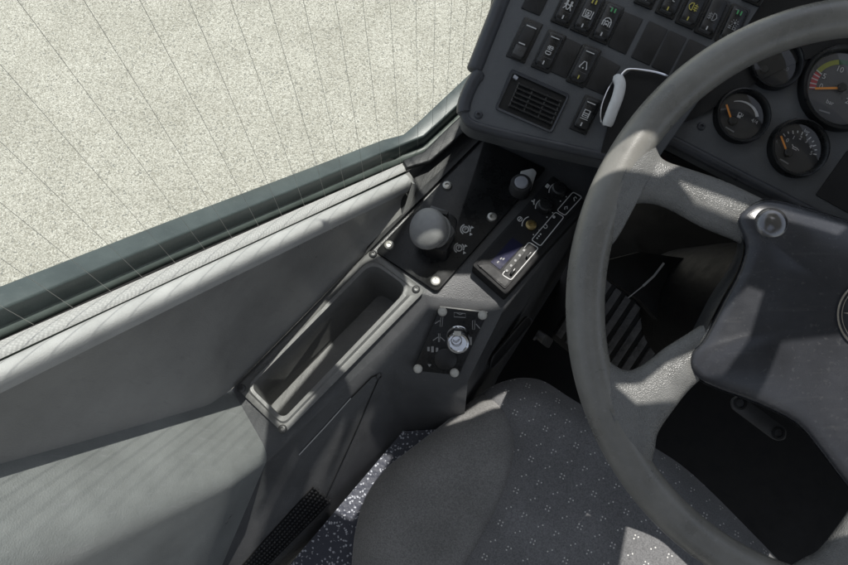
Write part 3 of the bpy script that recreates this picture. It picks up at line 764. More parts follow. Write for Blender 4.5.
LX, LY = Vector((.925, .38)), Vector((.435, -.90))       # along a row, up a switch (in the picture)
def cell(cx, cy, w, h):
    c = Vector((cx, cy)); a = LX * w / 2; g_ = LY * h / 2
    return [tuple(c - a + g_), tuple(c + a + g_), tuple(c + a - g_), tuple(c - a - g_)]
def uv(cx, cy): return lambda x, y: tuple(Vector((cx, cy)) + LX * x + LY * y)
def icon(kind, b, f, h):
    def r(pts, w=1.0, c=False): ribbon(b, [f(*p) for p in pts], w, DP, h, c)
    def p(pts): pxpoly(b, [f(*q) for q in pts], DP, h)
    if kind == 'people':
        for dx in (-2.2, 2.2):
            p([(dx + 1.3 * math.cos(k), 4 + 1.3 * math.sin(k)) for k in [i * .785 for i in range(8)]])
            r([(dx, 3), (dx, -1)], 2.0); r([(dx, -1), (dx - 1.8, -4.5)], 1.0); r([(dx, -1), (dx + 1.8, -4.5)], 1.0); r([(dx - 2.2, 0), (dx, 2), (dx + 2.2, .5)], .9)
    elif kind == 'kneel':
        r([(-4.5, 4), (-4.5, -4), (4.5, -4), (4.5, 4)], 1.0); r([(-2.5, 3.5), (2.5, 3.5), (2.5, -1), (-2.5, -1)], 1.0, True); p([(-1, 2), (1, 2), (1, 0), (-1, 0)]); r([(-2.5, -2.5), (2.5, -2.5)], 1.2)
    elif kind == 'dome':
        r([(-4, -4), (-4, 1), (-2.5, 4), (0, 5), (2.5, 4), (4, 1), (4, -4)], 1.0); r([(-2, -4), (-2, 0), (0, 2), (2, 0), (2, -4)], .9); p([(-1, -1), (1, -1), (1, -3), (-1, -3)])
        r([(-4, 1), (4, 1)], .7)
    elif kind == 'cart':
        r([(-2, 5), (2.4, 5), (2.4, 1.5), (-2, 1.5)], .9, True); r([(-.5, 4.8), (-.5, 1.5)], .8); r([(-3, 3.4), (3.4, 3.4)], .8)
        r([(-2.6, -2.6), (-2.6, -.6), (2.6, -.6), (2.6, -2.6), (1.6, -3.6), (-1.6, -3.6)], 1.0, True)
    elif kind == 'road':
        r([(-4, -3), (-1.2, 4), (1.2, 4), (4, -3)], 1.0); r([(-4, -3), (-2.6, -3)], .9); r([(2.6, -3), (4, -3)], .9); p([(-.7, -2), (.7, -2), (.7, -3.4), (-.7, -3.4)])
    elif kind == 'bus':
        r([(-2.8, 4.5), (2.8, 4.5), (3, -3), (-3, -3)], 1.1, True); r([(-2.6, 1), (2.6, 1)], .9); r([(-2.6, -1), (2.6, -1)], .9); r([(-4, -5), (4, -5)], .7)
    elif kind == 'door':
        r([(-2.5, 5), (2.5, 5), (2.5, 0), (-2.5, 0)], 1.0, True); r([(-2, -1.5), (1, -1.5), (1, -4), (3, -4)], 1.0)
    elif kind in ('rear_fog', 'front_fog'):
        s = 1 if kind == 'rear_fog' else -1
        r([(s * -.5, 4), (s * -.5, -4)], .9); r([(s * -.5, 4), (s * -3, 3.2), (s * -4.6, 0), (s * -3, -3.2), (s * -.5, -4)], .9)
        for yy in (-2.2, 0, 2.2): r([(s * .6, yy), (s * 4.6, yy - .6)], .8)
        r([(s * 2.4, 3.6), (s * 2.9, 1), (s * 2.1, -1), (s * 2.6, -4)], .8)
    elif kind == 'lamps':
        for q in range(8): r([(1 + 2.4 * math.cos(q * .785), 2.5 + 2.4 * math.sin(q * .785)), (1 + 4 * math.cos(q * .785), 2.5 + 4 * math.sin(q * .785))], .7)
        p([(1 + 1.4 * math.cos(q * .785), 2.5 + 1.4 * math.sin(q * .785)) for q in range(8)])
        r([(-4, -2), (-1, -2)], 1); r([(-4, -4), (-1, -4)], 1); r([(1, -2), (3.6, -2), (3.6, -4.4), (1, -4.4)], .9, True)
def rocker(cx, cy, kind=None, col='white_mark', bars=None, dot='white_mark', w=15.5, h=36, tip=True, idx=0):
    b = BM(); pxprism(b, cell(cx, cy, w + 4.5, h + 6), DP, .0022, .004, 2.0, .0006, .0006); fr_ = obj('rocker_switch', b, M['switch_black'], dash)
    b = BM()
    # rocker: upper half sinks, lower half stands proud
    q = [DP.at(*p, .002) for p in round_poly(cell(cx, cy, w, h), 3.2, 4)]
    gy = (CX * LY.x - CY * LY.y).normalized(); c3_ = DP.at(cx, cy, .002)
    top_ = [p + CN * (.0026 - (p - c3_).dot(gy) * .075 + abs((p - c3_).dot(gy)) * .03) for p in q]
    ti = [t + (c3_ - p).normalized() * .0014 + CN * .0006 for t, p in zip(top_, q)]
    a0 = [b.verts.new(p) for p in q]; a1 = [b.verts.new(p) for p in top_]; a2 = [b.verts.new(p) for p in ti]
    for l0, l1 in ((a0, a1), (a1, a2)):
        for i in range(len(l0)): b.faces.new((l0[i], l0[(i + 1) % len(l0)], l1[(i + 1) % len(l0)], l1[i]))
    b.faces.new(a2)
    bmesh.ops.triangulate(b, faces=[f_ for f_ in b.faces if len(f_.verts) > 4])
    obj('rocker', b, M['switch_black'], fr_, angle=50)
    f = uv(cx, cy)
    if tip:
        b = BM(); t_ = [f(-w / 2 + 1.2, -h / 2 + 12), f(w / 2 - 1.2, -h / 2 + 12), f(w / 2 - 1.2, -h / 2 + 1.5), f(-w / 2 + 1.2, -h / 2 + 1.5)]
        prism(b, [DP.at(*p, .0064) for k, p in enumerate(round_poly(t_, [1, 1, 3, 3], 4))], CN, .006, .001, .001)
        obj('rocker_tip', b, M['switch_tip'], fr_)
    if kind:
        b = BM(); icon(kind, b, f, .0070); obj('symbol', b, M[col], fr_, smooth=False)
    b = BM()
    ribbon(b, [f(0, -h / 2 + 3.2), f(0, -h / 2 + 7.2)], 1.3, DP, .0071); obj('indicator', b, M[dot], fr_, smooth=False)
    if bars == 'line':
        b = BM(); ribbon(b, [f(-4.5, h / 2 - 3.5), f(4.5, h / 2 - 3.5)], 1.0, DP, .0062); obj('lamp_bar', b, M['white_mark'], fr_, smooth=False)
    elif bars:
        b = BM()
        for dx in (-1.2, 2.4): ribbon(b, [f(dx, h / 2 - 2), f(dx, h / 2 - 6.5)], 1.5, DP, .0066)
        obj('lamp_bar', b, M[bars], fr_, smooth=False)
        b = BM(); ribbon(b, [f(-4.5, h / 2 - 2.2), f(-1, h / 2 - 2.2)], .9, DP, .0062); obj('rim_glint', b, M['grey_mark'], fr_, smooth=False)
    return fr_
rocker(568.5, 5.5, 'people', bars='line')
rocker(588, 14, 'kneel', bars='yellow_mark')
rocker(607, 22.5, 'dome', bars='green_mark')
rocker(652, -13, 'door', bars='line')
rocker(673.5, -3, 'door', bars='line', dot='yellow_mark')
rocker(693.5, 7, 'rear_fog', 'yellow_mark', dot='yellow_mark')
rocker(712.5, 16.5, 'front_fog', 'grey_mark')
rocker(733, 25, 'lamps', 'grey_mark', bars='green_mark')
rocker(760, -16, None)
rocker(549, 51, 'cart', bars='line')
rocker(584, 65.5, 'road', bars='line', dot='yellow_mark')
rocker(586, 114.5, 'bus', bars='line', w=14, h=32, tip=False)
# two step window rocker without symbol
b = BM(); pxprism(b, cell(524.5, 40, 20.5, 44), DP, .0012, .003, 1.5, .0005, .0005); fr_ = obj('window_rocker', b, M['switch_black'], dash)
b = BM(); pxprism(b, cell(525, 40, 13, 35), DP, .0045, .005, 2.5, .001, .001); obj('rocker', b, M['blank'], fr_)
b = BM(); pxprism(b, cell(519.5, 50.5, 11.5, 11), DP, .010, .008, [1, 1, 2.5, 2.5], .0012, .0012); obj('rocker_tip', b, M['switch_tip'], fr_)
b = BM(); f = uv(525, 40); ribbon(b, [f(-5, 14.5), f(5.5, 14.5)], 1.2, DP, .005); ribbon(b, [f(-4.5, -4.6), f(2.2, -4.6)], 1.2, DP, .0102); obj('lamp_bar', b, M['white_mark'], fr_, smooth=False)
for q in (cell(540, -8, 20.5, 44), [(624, 11), (643.5, 19), (626, 54.5), (607.5, 46)], [(649.5, 20.5), (668.5, 29.5), (650, 65.5), (631, 57)], [(670, 30), (687.5, 38), (669, 74.5), (651.5, 66.5)], [(690, 38.5), (708, 47), (690, 84), (671, 75)],
          [(566.5, 37.5), (583, 45), (566, 78.5), (549.5, 71)], [(601.5, 55.5), (621, 66), (604, 95), (585, 87)]):
    b = BM(); pxprism(b, q, DP, .0012, .003, 1.5, .0006, .0006); obj('blank_cover', b, M['blank'], dash)
# air vent
b = BM()
vo = round_poly([(511, 68.5), (570.5, 94.5), (552, 134), (494.5, 109.5)], 4, 4); vi = round_poly([(513.5, 73), (567, 97), (550.5, 130.5), (498, 107.5)], 2.5, 4)
lo_ = [[DP.at(x, y, .0003) for x, y in vo], [DP.at(x, y, .0032) for x, y in [((a[0] * .7 + c[0] * .3), (a[1] * .7 + c[1] * .3)) for a, c in zip(vo, vi)]], [DP.at(x, y, .0026) for x, y in vi], [DP.at(x, y, .0006) for x, y in vi]]
lv = [[b.verts.new(p) for p in l] for l in lo_]
for x0, x1 in zip(lv, lv[1:]):
    for i in range(len(x0)): b.faces.new((x0[i], x0[(i + 1) % len(x0)], x1[(i + 1) % len(x0)], x1[i]))
vent = obj('air_vent', b, M['dash_edge'], dash)
b = BM(); pxpoly(b, vi, DP, .0008); obj('vent_cavity', b, M['deep_black'], vent, smooth=False)
def vq(s, t): # across, down
    a = Vector((519, 83)).lerp(Vector((562, 101.5)), s); c = Vector((509, 106)).lerp(Vector((552, 125)), s); return tuple(a.lerp(c, t))
for k in range(6):
    t = k / 5.4
    b = BM(); pxprism(b, [vq(0, t), vq(1, t), vq(1, t + .07), vq(0, t + .07)], DP, .0035, .003, 0, .0003, .0003); obj('vent_slat', b, M['switch_black'], vent)
for s in (.0, .33, .66, .97):
    b = BM(); ribbon(b, [vq(s, -.02), vq(s, 1.02)], 1.3, DP, .0022); obj('vent_bar', b, M['grey_metal'], vent)
b = BM(); pxprism(b, [vq(-.16, -.25), vq(-.06, -.2), vq(-.07, -.08), vq(-.17, -.12)], DP, .0035, .003, .6); obj('vent_tab', b, M['button_cap'], vent)
# cubby with chrome lip and pale pull handle
b = BM(); pxprism(b, [(622, 77), (634, 68), (672, 78), (640, 170), (600, 156)], DP, .0016, .003, 3); cub = obj('ashtray_cubby', b, M['deep_black'], dash)
b = BM(); tube(b, smooth_path([DP.at(*p, .006) for p in ((619, 79), (623, 73), (630, 69.5), (650, 71.5), (664, 75), (671, 80))], 5), .0013, 8); obj('chrome_lip', b, M['chrome'], cub)
b = BM(); pts = smooth_path([DP.at(*p, hh) for p, hh in (((616.5, 76), .016), ((620, 84), .02), ((618, 96), .021), ((612, 112), .020), ((607, 126), .016))], 5)
tube(b, pts, [.0035, .0042] + [.0056] * (len(pts) - 4) + [.0052, .0042], 14, True, up=CN, flat=.75); obj('pull_handle', b, M['pale_handle'], cub)
b = BM(); tube(b, smooth_path([DP.at(*p, .012) for p in ((613.5, 80), (607, 91), (601.5, 106), (600.5, 119), (604, 126))], 5), .0009, 6); obj('handle_wire', b, M['chrome'], cub)
b = BM(); pxprism(b, [(611, 84), (616, 84), (612, 106), (605, 124), (602, 118), (603, 105)], DP, .010, .008, 2); obj('handle_well', b, M['black'], cub)

# gauges panel
GD = .63
GP = dplane(GD)
b = BM(); pxprism(b, [(652, 131), (690, 100), (760, 60), (860, 20), (1000, 20), (1000, 300), (848, 232)], GP, 0, .03, 0, .002, .002); obj('gauge_panel', b, M['dash'], dash)
b = BM(); tube(b, [GP.at(653, 131, -.004), GP.at(740, 176, -.004), GP.at(820, 217, -.004), GP.at(1000, 310, -.004)], .0062, 12); obj('edge_moulding', b, M['dash_edge'], dash)
b = BM(); pxprism(b, [(640, 122), (700, 50), (760, 0), (860, -10), (1000, -10), (1000, 40), (860, 46), (797, 62), (742, 90), (700, 116), (668, 128)], dplane(GD - .004), 0, .02, 4); obj('binnacle_shroud', b, M['deep_black'], dash)
b = BM(); pxprism(b, [(848, 150), (872, 162), (872, 226), (816, 195)], GP, .001, .002, 2); obj('warning_lamp_panel', b, M['deep_black'], dash)
torx(dash, GP.at(701, 126.5, 0), CN, .0042, M['dash_edge'])
def gauge(cx, cy, r, face, dial):
    k = GD / F; b = BM(); c = GP.at(cx, cy)
    R1 = r * k
    lathe(b, c, CN, [(R1, 0), (R1, .006), (R1 * .97, .009), (R1 * .92, .0095), (R1 * .87, .008), (R1 * .83, .003), (R1 * .83, .0005)], 48); o = obj('gauge', b, M['black_plate'], dash)
    b = BM(); pxpoly(b, disc_px(cx, cy, r * .845, 40), GP, .0012); obj('dial_face', b, M[dial], o, smooth=False)
    return o
H1 = .0018
def needle(o, x0, y0, x1, y1, w=2.0, mat='orange'):
    b = BM(); ribbon(b, [(x0, y0), ((x0 + x1) / 2, (y0 + y1) / 2), (x1, y1)], w, GP, .0032); obj('needle', b, M[mat], o, smooth=False)
    b = BM(); lathe(b, GP.at(x0, y0, .002), CN, [(.0045, 0), (.0045, .003), (.0035, .004), (0, .0042)], 20); obj('needle_hub', b, M['blank'], o)
def lens(o, cx, cy, r):
    b = BM(); rr_ = r * .84 * GD / F
    lathe(b, GP.at(cx, cy, .0062), CN, [(rr_, 0), (rr_ * .75, .0012), (rr_ * .4, .002), (0, .0024)], 40); obj('lens', b, M['lens_glass'], o)
# fuel
o = gauge(740, 117, 27.5, 0, 'dial'); needle(o, 732, 121.5, 726.5, 104.5)
b = BM()
a = []
for i in range(17):
    t = R_(-105 + i * 6.1); a.append((739 + 20.0 * math.cos(t), 119 + 18.5 * math.sin(t)))
for i in range(16):
    w0, w1 = .8 + 2.6 * i / 16, .8 + 2.6 * (i + 1) / 16
    c0_ = Vector((739, 119)); p, q = Vector(a[i]), Vector(a[i + 1])
    pxpoly(b, [tuple(p), tuple(q), tuple(q + (c0_ - q).normalized() * w1), tuple(p + (c0_ - p).normalized() * w0)], GP, H1)
text_bm(b, '4/4', 754.5, 121.5, 5.5, 28, GP, H1)
f = loc2(740, 115.5, 25); ribbon(b, [f(-2, -2.5), f(1, -2.5), f(1, 2.5), f(-2, 2.5)], .9, GP, H1, True); ribbon(b, [f(1, 0), f(2.6, 0), f(2.6, -2.2)], .7, GP, H1); pxpoly(b, [f(-2, 0), f(1, 0), f(1, 2.5), f(-2, 2.5)], GP, H1)
obj('dial_marking', b, M['white_mark'], o, smooth=False)
b = BM(); ribbon(b, [(725.5, 127), (734, 132)], 1.4, GP, H1); obj('maker_line', b, M['grey_mark'], o, smooth=False)
lens(o, 740, 117, 27.5)
# oil pressure
o = gauge(796, 149, 29.5, 0, 'dial'); needle(o, 787.5, 153, 781, 136)
b = BM()
for i in range(11):
    t = R_(-122 + i * 13.2); rr_ = 22; l_ = 3.6 if i % 2 == 0 else 2.4
    ribbon(b, [(795 + rr_ * math.cos(t), 151 + rr_ * .93 * math.sin(t)), (795 + (rr_ - l_) * math.cos(t), 151 + (rr_ - l_) * .93 * math.sin(t))], 1.1, GP, H1)
for i, s in enumerate('012345'):
    t = R_(-128 + i * 27); text_bm(b, s, 796.5 + 14.8 * math.cos(t), 151.5 + 14 * math.sin(t), 5.6, 28, GP, H1)
f = loc2(795, 147.5, 28); ribbon(b, [f(-4, -1.5), f(-2, 0), f(-2, 1.8), f(2.5, 1.8), f(2.5, -.2), f(5, 1)], .8, GP, H1); ribbon(b, [f(-2, 0), f(2.5, -.2)], .8, GP, H1)
text_bm(b, 'bar', 807, 131.5, 4.5, 28, GP, H1)
obj('dial_marking', b, M['white_mark'], o, smooth=False)
b = BM(); ribbon(b, [(780, 159), (788.5, 164)], 1.4, GP, H1); obj('maker_line', b, M['grey_mark'], o, smooth=False)
lens(o, 796, 149, 29.5)
# coolant temperature (mostly behind the wheel rim)
o = gauge(773, 64, 27, 0, 'blank'); needle(o, 763, 70, 760.5, 63.5, 1.5, 'white_mark')
b = BM(); text_bm(b, '100', 780, 58, 6, 40, GP, H1); text_bm(b, '120', 784.5, 68, 6, 30, GP, H1); ribbon(b, [(789, 64), (791.5, 62.5)], .9, GP, H1); ribbon(b, [(785, 56), (787, 54)], .9, GP, H1)
ribbon(b, [(769, 64), (773, 60)], 1.2, GP, H1)
obj('dial_marking', b, M['grey_mark'], o, smooth=False); lens(o, 773, 64, 27)
# air pressure (large)
GC = (840, 89.5)
o = gauge(*GC, 43, 0, 'dial_sheen'); needle(o, 841, 88, 815, 88.5, 2.2)
def arc_band(t0, t1, r0_, r1_, mat, n=10):
    b = BM()
    for i in range(n):
        a0, a1 = R_(t0 + (t1 - t0) * i / n), R_(t0 + (t1 - t0) * (i + 1) / n)
        pxpoly(b, [(GC[0] + r * math.cos(a_), GC[1] + r * .96 * math.sin(a_)) for r, a_ in ((r0_, a0), (r1_, a0), (r1_, a1), (r0_, a1))], GP, H1)
    obj('scale_band', b, M[mat], o, smooth=False)
arc_band(181, 218, 24, 30.5, 'red_mark'); arc_band(219, 268, 26, 31, 'lime_mark'); arc_band(269, 320, 26, 31, 'dark_green_mark')
b = BM()
for s, x, y in (('0', 821, 86.5), ('5', 824.3, 76.5), ('10', 840, 69.5), ('20', 849, 102), ('bar', 830, 102.5)): text_bm(b, s, x, y, 8 if s != 'bar' else 6, 22, GP, H1 + .0003)
for t in (184, 193, 203, 212, 221): ribbon(b, [(GC[0] + 24 * math.cos(R_(t)), GC[1] + 23 * math.sin(R_(t))), (GC[0] + 31 * math.cos(R_(t)), GC[1] + 29.7 * math.sin(R_(t)))], 1.1, GP, H1 + .0003)
obj('dial_marking', b, M['white_mark'], o, smooth=False)
b = BM(); ribbon(b, [(819, 110), (830, 113.5)], 1.6, GP, H1); obj('maker_line', b, M['grey_mark'], o, smooth=False)
lens(o, *GC, 43)

# ================================================================== STEERING WHEEL
WD = .49
WPn = dplane(WD)
wc = (875.5, 307)
whl = root('steering_wheel', 'large worn grey four spoke steering wheel with glossy dark hub pad', 'steering wheel', D(*wc, WD))
k = WD / F
b = BM(); c = D(*wc, WD); RR, rr_ = 290.5 * k, 19.0 * k
n1, n2 = 160, 24
rings = []
for i in range(n1):
    a = 2 * math.pi * i / n1; e = CX * math.cos(a) + CY * math.sin(a)
    ring = []
    for j in range(n2):
        t = 2 * math.pi * j / n2
        # slight finger flats on the underside
        ring.append(b.verts.new(c + e * (RR + rr_ * math.cos(t)) + CN * rr_ * 1.02 * math.sin(t)))
    rings.append(ring)
for i in range(n1):
    x0, x1 = rings[i], rings[(i + 1) % n1]
    for j in range(n2): b.faces.new((x0[j], x0[(j + 1) % n2], x1[(j + 1) % n2], x1[j]))
obj('rim', b, M['rim'], whl, angle=180)
def spoke(pairs, th, drop=None):
    b = BM(); pr = []
    A_ = smooth_path([Vector(p[0]) for p in pairs], 5); B_ = smooth_path([Vector(p[1]) for p in pairs], 5)
    n = len(A_); rings = []; seg = 24
    for i in range(n):
        t = i / (n - 1); th_ = th[0] + (th[1] - th[0]) * t
        dp = (drop[0] + (drop[1] - drop[0]) * t) if drop else 0
        a3, b3 = WPn.at(*A_[i], -dp), WPn.at(*B_[i], -dp); m = (a3 + b3) / 2; h = (a3 - b3) / 2
        ring = []
        for j in range(seg):
            q = 2 * math.pi * j / seg
            cq, sq = math.cos(q), math.sin(q)
            cq = math.copysign(abs(cq) ** .8, cq); sq = math.copysign(abs(sq) ** .9, sq)
            ring.append(b.verts.new(m + h * cq + CN * th_ * sq))
        rings.append(ring)
    for x0, x1 in zip(rings, rings[1:]):
        for j in range(seg): b.faces.new((x0[j], x0[(j + 1) % seg], x1[(j + 1) % seg], x1[j]))
    b.faces.new(rings[0][::-1]); b.faces.new(rings[-1])
    return obj('spoke', b, M['spoke'], whl, angle=180)
sp1 = [((646, 108), (590, 246)), ((652, 130), (601, 246)), ((656, 150), (612, 244)), ((664, 161), (625, 209)), ((690, 170), (658, 205)), ((725, 182), (704, 228)), ((770, 203), (742, 244)), ((815, 222), (785, 268))]
sp2 = [((584, 350), (630, 478)), ((598, 352), (646, 474)), ((609, 361), (653, 452)), ((626, 370.5), (657, 432)), ((645, 364), (671, 411)), ((664, 349), (686, 392)), ((681, 338), (701, 378)), ((722, 312), (738, 350))]
axd2 = Vector((math.cos(R_(233.5)), -math.sin(R_(233.5)))); W2 = Vector(wc)
def mirp(p):
    q = Vector(p) - W2; al = axd2 * q.dot(axd2); return tuple(W2 + 2 * al - q)
spoke(sp1, (.0155, .0085), (0, .004)); spoke(sp2, (.0155, .0085), (0, .004))
spoke([(mirp(a), mirp(c)) for a, c in sp1], (.0155, .0085), (0, .004)); spoke([(mirp(a), mirp(c)) for a, c in sp2], (.0155, .0085), (0, .004))
half = sp2_ = [(921, 245), (848, 222), (800, 207), (768, 201), (749, 208), (739, 221), (747, 246), (741, 271), (726, 300), (706, 338), (694, 352), (693, 366), (702, 378), (722, 388), (760, 402)]
full = half + [(797, 421)] + [mirp(p) for p in half[1:][::-1]]
full = [tuple(v) for v in smooth_path([Vector(p) for p in full] + [Vector(full[0])], 3)[:-1]]
# hub pad: crowned cushion
b = BM()
ctr = Vector((862, 306)); rings = []
for s, h in ((1.02, -.030), (1.025, -.012), (1.02, .000), (1.01, .006), (1.0, .0085), (.97, .0105), (.9, .0135), (.75, .018), (.5, .022), (.25, .024)):
    rings.append([b.verts.new(WPn.at(*(ctr + (Vector(p) - ctr) * s), h)) for p in full])
for x0, x1 in zip(rings, rings[1:]):
    for i in range(len(x0)): b.faces.new((x0[i], x0[(i + 1) % len(x0)], x1[(i + 1) % len(x0)], x1[i]))
b.faces.new(rings[-1])
pad = obj('hub_pad', b, M['hub'], whl, angle=70)
b = BM(); rings = []
side = [(Vector(p) - ctr) for p in full]
def cas(p, s):
    q = ctr + p
    k = max(0, min(1, (770 - q.x) / 40)) * max(0, min(1, (352 - q.y) / 20)) * max(0, min(1, (q.y - 205) / 20))
    return ctr + p * (1.02 + (s - 1.02) * k)
for s, h in ((1.035, .003), (1.09, -.004), (1.13, -.022), (1.13, -.045)):
    rings.append([b.verts.new(WPn.at(*cas(p, s), h)) for p in side])
for x0, x1 in zip(rings, rings[1:]):
    for i in range(len(x0)): b.faces.new((x0[i], x0[(i + 1) % len(x0)], x1[(i + 1) % len(x0)], x1[i]))
obj('hub_casing', b, M['hub_side'], whl, angle=70)
for p in ((770, 225), mirp((770, 225))):
    b = BM(); cc = WPn.at(*p, .0115); pr = [(.0136, -.003), (.0134, .0008)]
    for q in range(1, 9):
        t = q / 8 * math.pi / 2; pr.append((.0132 * math.cos(t), .0012 + .0085 * math.sin(t)))
    lathe(b, cc, CN, pr, 36); obj('horn_button', b, M['dome'], whl)
b = BM(); ec = (873, 315); EP = dplane(WD - .0255)
ribbon(b, disc_px(*ec, 35, 48), 2.0, EP, 0, True); ribbon(b, disc_px(*ec, 31, 48), .8, EP, 0, True)
for q in range(3):
    a = R_(-56 + q * 120)
    tip_ = (ec[0] + 30 * math.cos(a), ec[1] + 30 * math.sin(a)); l_ = (ec[0] + 5 * math.cos(a + 1.05), ec[1] + 5 * math.sin(a + 1.05)); m_ = (ec[0] + 5 * math.cos(a - 1.05), ec[1] + 5 * math.sin(a - 1.05))
    pxpoly(b, [tip_, l_, ec, m_], EP, .0005)
obj('emblem', b, M['chrome'], whl, smooth=False)

# ================================================================== STEERING COLUMN
colm = root('steering_column', 'black steering column shroud below the wheel with a two hole link plate', 'steering column', D(760, 330, .75))
b = BM(); cc = D(900, 330, .56)
lathe(b, cc, CN, [(0.02, .03), (.085, .03), (.098, .015), (.105, -.03), (.09, -.16), (.10, -.3), (.1, -.45)], 40); obj('column_shroud', b, M['deep_black'], colm)
b = BM(); LP = dplane(.575)
pxprism(b, [(732, 400), (741, 395), (787, 429), (786, 440), (776, 441), (733, 409)], LP, 0, .004, 4, .0008, .0008); obj('link_plate', b, M['grey_metal'], colm)
for p in ((740, 403), (778, 433)):
    b = BM(); lathe(b, LP.at(*p, 0), CN, [(.0062, 0), (.0062, .0012), (.004, .0015), (.0036, -.0005), (0, -.0005)], 20); obj('bolt', b, M['black'], colm)
b = BM(); tube(b, smooth_path([D(652, 171, .70), D(676, 152, .69), D(684, 163, .70), D(690, 164, .72)], 5), .0016, 6); obj('red_cable', b, M['red_wire'], colm)
b = BM(); lathe(b, D(702, 161, .70), CN, [(.004, 0), (.0035, .002), (0, .003)], 14); obj('cable_terminal', b, M['grey_metal'], colm)

# ================================================================== PEDAL
PD = plane3(D(607, 278, .95), D(675, 335, .95), D(585, 345, .99))
ped = root('accelerator_pedal', 'ribbed black rubber foot pedal seen through the upper left opening of the steering wheel', 'pedal', PD.at(630, 330))
u_ = Vector((74, 60)); g_ = Vector((-46, 69))
b = BM(); base = Vector((604, 275)) - u_ * .1
pxprism(b, [tuple(base), tuple(base + u_ * 1.2), tuple(base + u_ * 1.2 + g_), tuple(base + g_)], PD, 0, .012, 3, .002, .002); obj('pedal_plate', b, M['deep_black'], ped)
for i in range(9):
    s = .02 + i * .13; p = base + u_ * s + g_ * .03
    b = BM(); pxprism(b, [tuple(p), tuple(p + u_ * .078), tuple(p + u_ * .078 + g_ * .9), tuple(p + g_ * .9)], PD, .006, .006, 0, .001, .001); obj('tread_rib', b, M['pedal'], ped)
b = BM(); ribbon(b, [(643, 286), (654, 276), (664, 263)], 2.2, dplane(.86), 0)
ribbon(b, [(628, 298), (643, 286)], 1.0, dplane(.86), 0)
b2 = BM(); prism(b2, [D(x, y, .88) for x, y in ((600, 262), (640, 252), (712, 262), (720, 330), (672, 336), (640, 300), (606, 276))], CN, .02); obj('pedal_guard', b2, M['black'], ped)
obj('shine_streak', b, M['white_mark'], ped)  # white line paints a shiny streak on the dark surface

# ================================================================== DRIVER SEAT
seat = root('driver_seat', 'dark grey driver seat cushion with small pale dot pattern and plain left bolster', 'seat', V(540, 620, FLZ))
SZ = -.745
outl = [(345, 640), (350, 565), (354, 530), (364, 497), (384, 468), (410, 447), (440, 424), (470, 400), (495, 382), (515, 374.5), (532, 373), (550, 377), (572, 391), (605, 411), (650, 437), (690, 462), (724, 492), (760, 528), (797, 566), (850, 625), (860, 700), (760, 820), (500, 860), (380, 800)]
seam = [(452, 640), (462, 575), (480, 540), (498, 505), (510, 474), (515, 447), (511, 424), (500, 404), (487, 390)]
outw = smooth_path([V(*p, SZ) for p in outl] + [V(*outl[0], SZ)], 4)[:-1]
seamw = smooth_path([V(*p, SZ) for p in seam], 5)
seamx = [V(440, 720, SZ)] + [p for p in seamw] + [V(478, 375, SZ)]
def inside(p, poly_):
    c = False; n = len(poly_)
    for i in range(n):
        a, d = poly_[i], poly_[(i + 1) % n]
        if (a.y > p.y) != (d.y > p.y) and p.x < (d.x - a.x) * (p.y - a.y) / (d.y - a.y) + a.x: c = not c
    return c
def seg_d(p, a, c):
    ab = Vector((c.x - a.x, c.y - a.y)); ap = Vector((p.x - a.x, p.y - a.y)); t = max(0, min(1, ap.dot(ab) / max(ab.length_squared, 1e-12)))
    return (ap - ab * t).length
def dist(p, P_, closed):
    m = 1e9; n = len(P_)
    for i in range(n if closed else n - 1): m = min(m, seg_d(p, P_[i], P_[(i + 1) % n]))
    return m
def sheight(p, do, ds):
    h = -.030 * max(0, 1 - do / .045) ** 2.4
    h -= .008 * math.exp(-(ds / .0065) ** 2)
    return h
xs_ = [p.x for p in outw]; ys_ = [p.y for p in outw]
pts = [Vector((p.x, p.y)) for p in outw]; no = len(pts)
edges = [(i, (i + 1) % no) for i in range(no)]
# points along the seam as a constraint
ins_s = [p for p in seamx if inside(p, outw) and dist(p, outw, True) > .002]
i0 = len(pts); pts += [Vector((p.x, p.y)) for p in ins_s]; edges += [(i, i + 1) for i in range(i0, len(pts) - 1)]
st_ = .009
y = min(ys_)
row = 0
while y < max(ys_):
    x = min(xs_) + (st_ / 2 if row % 2 else 0)
    while x < max(xs_):
        p = Vector((x + random.uniform(-.001, .001), y + random.uniform(-.001, .001), 0))
        if inside(p, outw) and dist(p, outw, True) > .003 and dist(p, seamx, False) > .003: pts.append(Vector((p.x, p.y)))
        x += st_
    y += st_ * .87; row += 1
# extra rings close to the edge for a round shoulder
vo_, eo_, fo_, *_r = geometry.delaunay_2d_cdt(pts, edges, [], 1, 1e-6)
# polygon of the bolster side
b1, b2 = BM(), BM(); m1, m2 = {}, {}
bol = [p for p in seamx] + [V(300, 340, SZ), V(200, 560, SZ), V(250, 760, SZ)]
H3 = [Vector((p.x, p.y, 2.4 + SZ + sheight(Vector((p.x, p.y, 0)), dist(Vector((p.x, p.y, 0)), outw, True), dist(Vector((p.x, p.y, 0)), seamx, False)))) for p in vo_]
for f_ in fo_:
    cxy = sum((H3[i] for i in f_), Vector()) / 3
    if not inside(cxy, outw): continue
    bb, mm = (b1, m1) if inside(cxy, bol) else (b2, m2)
    vs = []
    for i in f_:
        if i not in mm: mm[i] = bb.verts.new(H3[i])
        vs.append(mm[i])
    try: bb.faces.new(vs)
    except ValueError: pass
o1 = obj('side_bolster', b1, M['bolster_fabric'], seat, angle=180); o2 = obj('seat_cushion', b2, M['seat_fabric'], seat, angle=180)
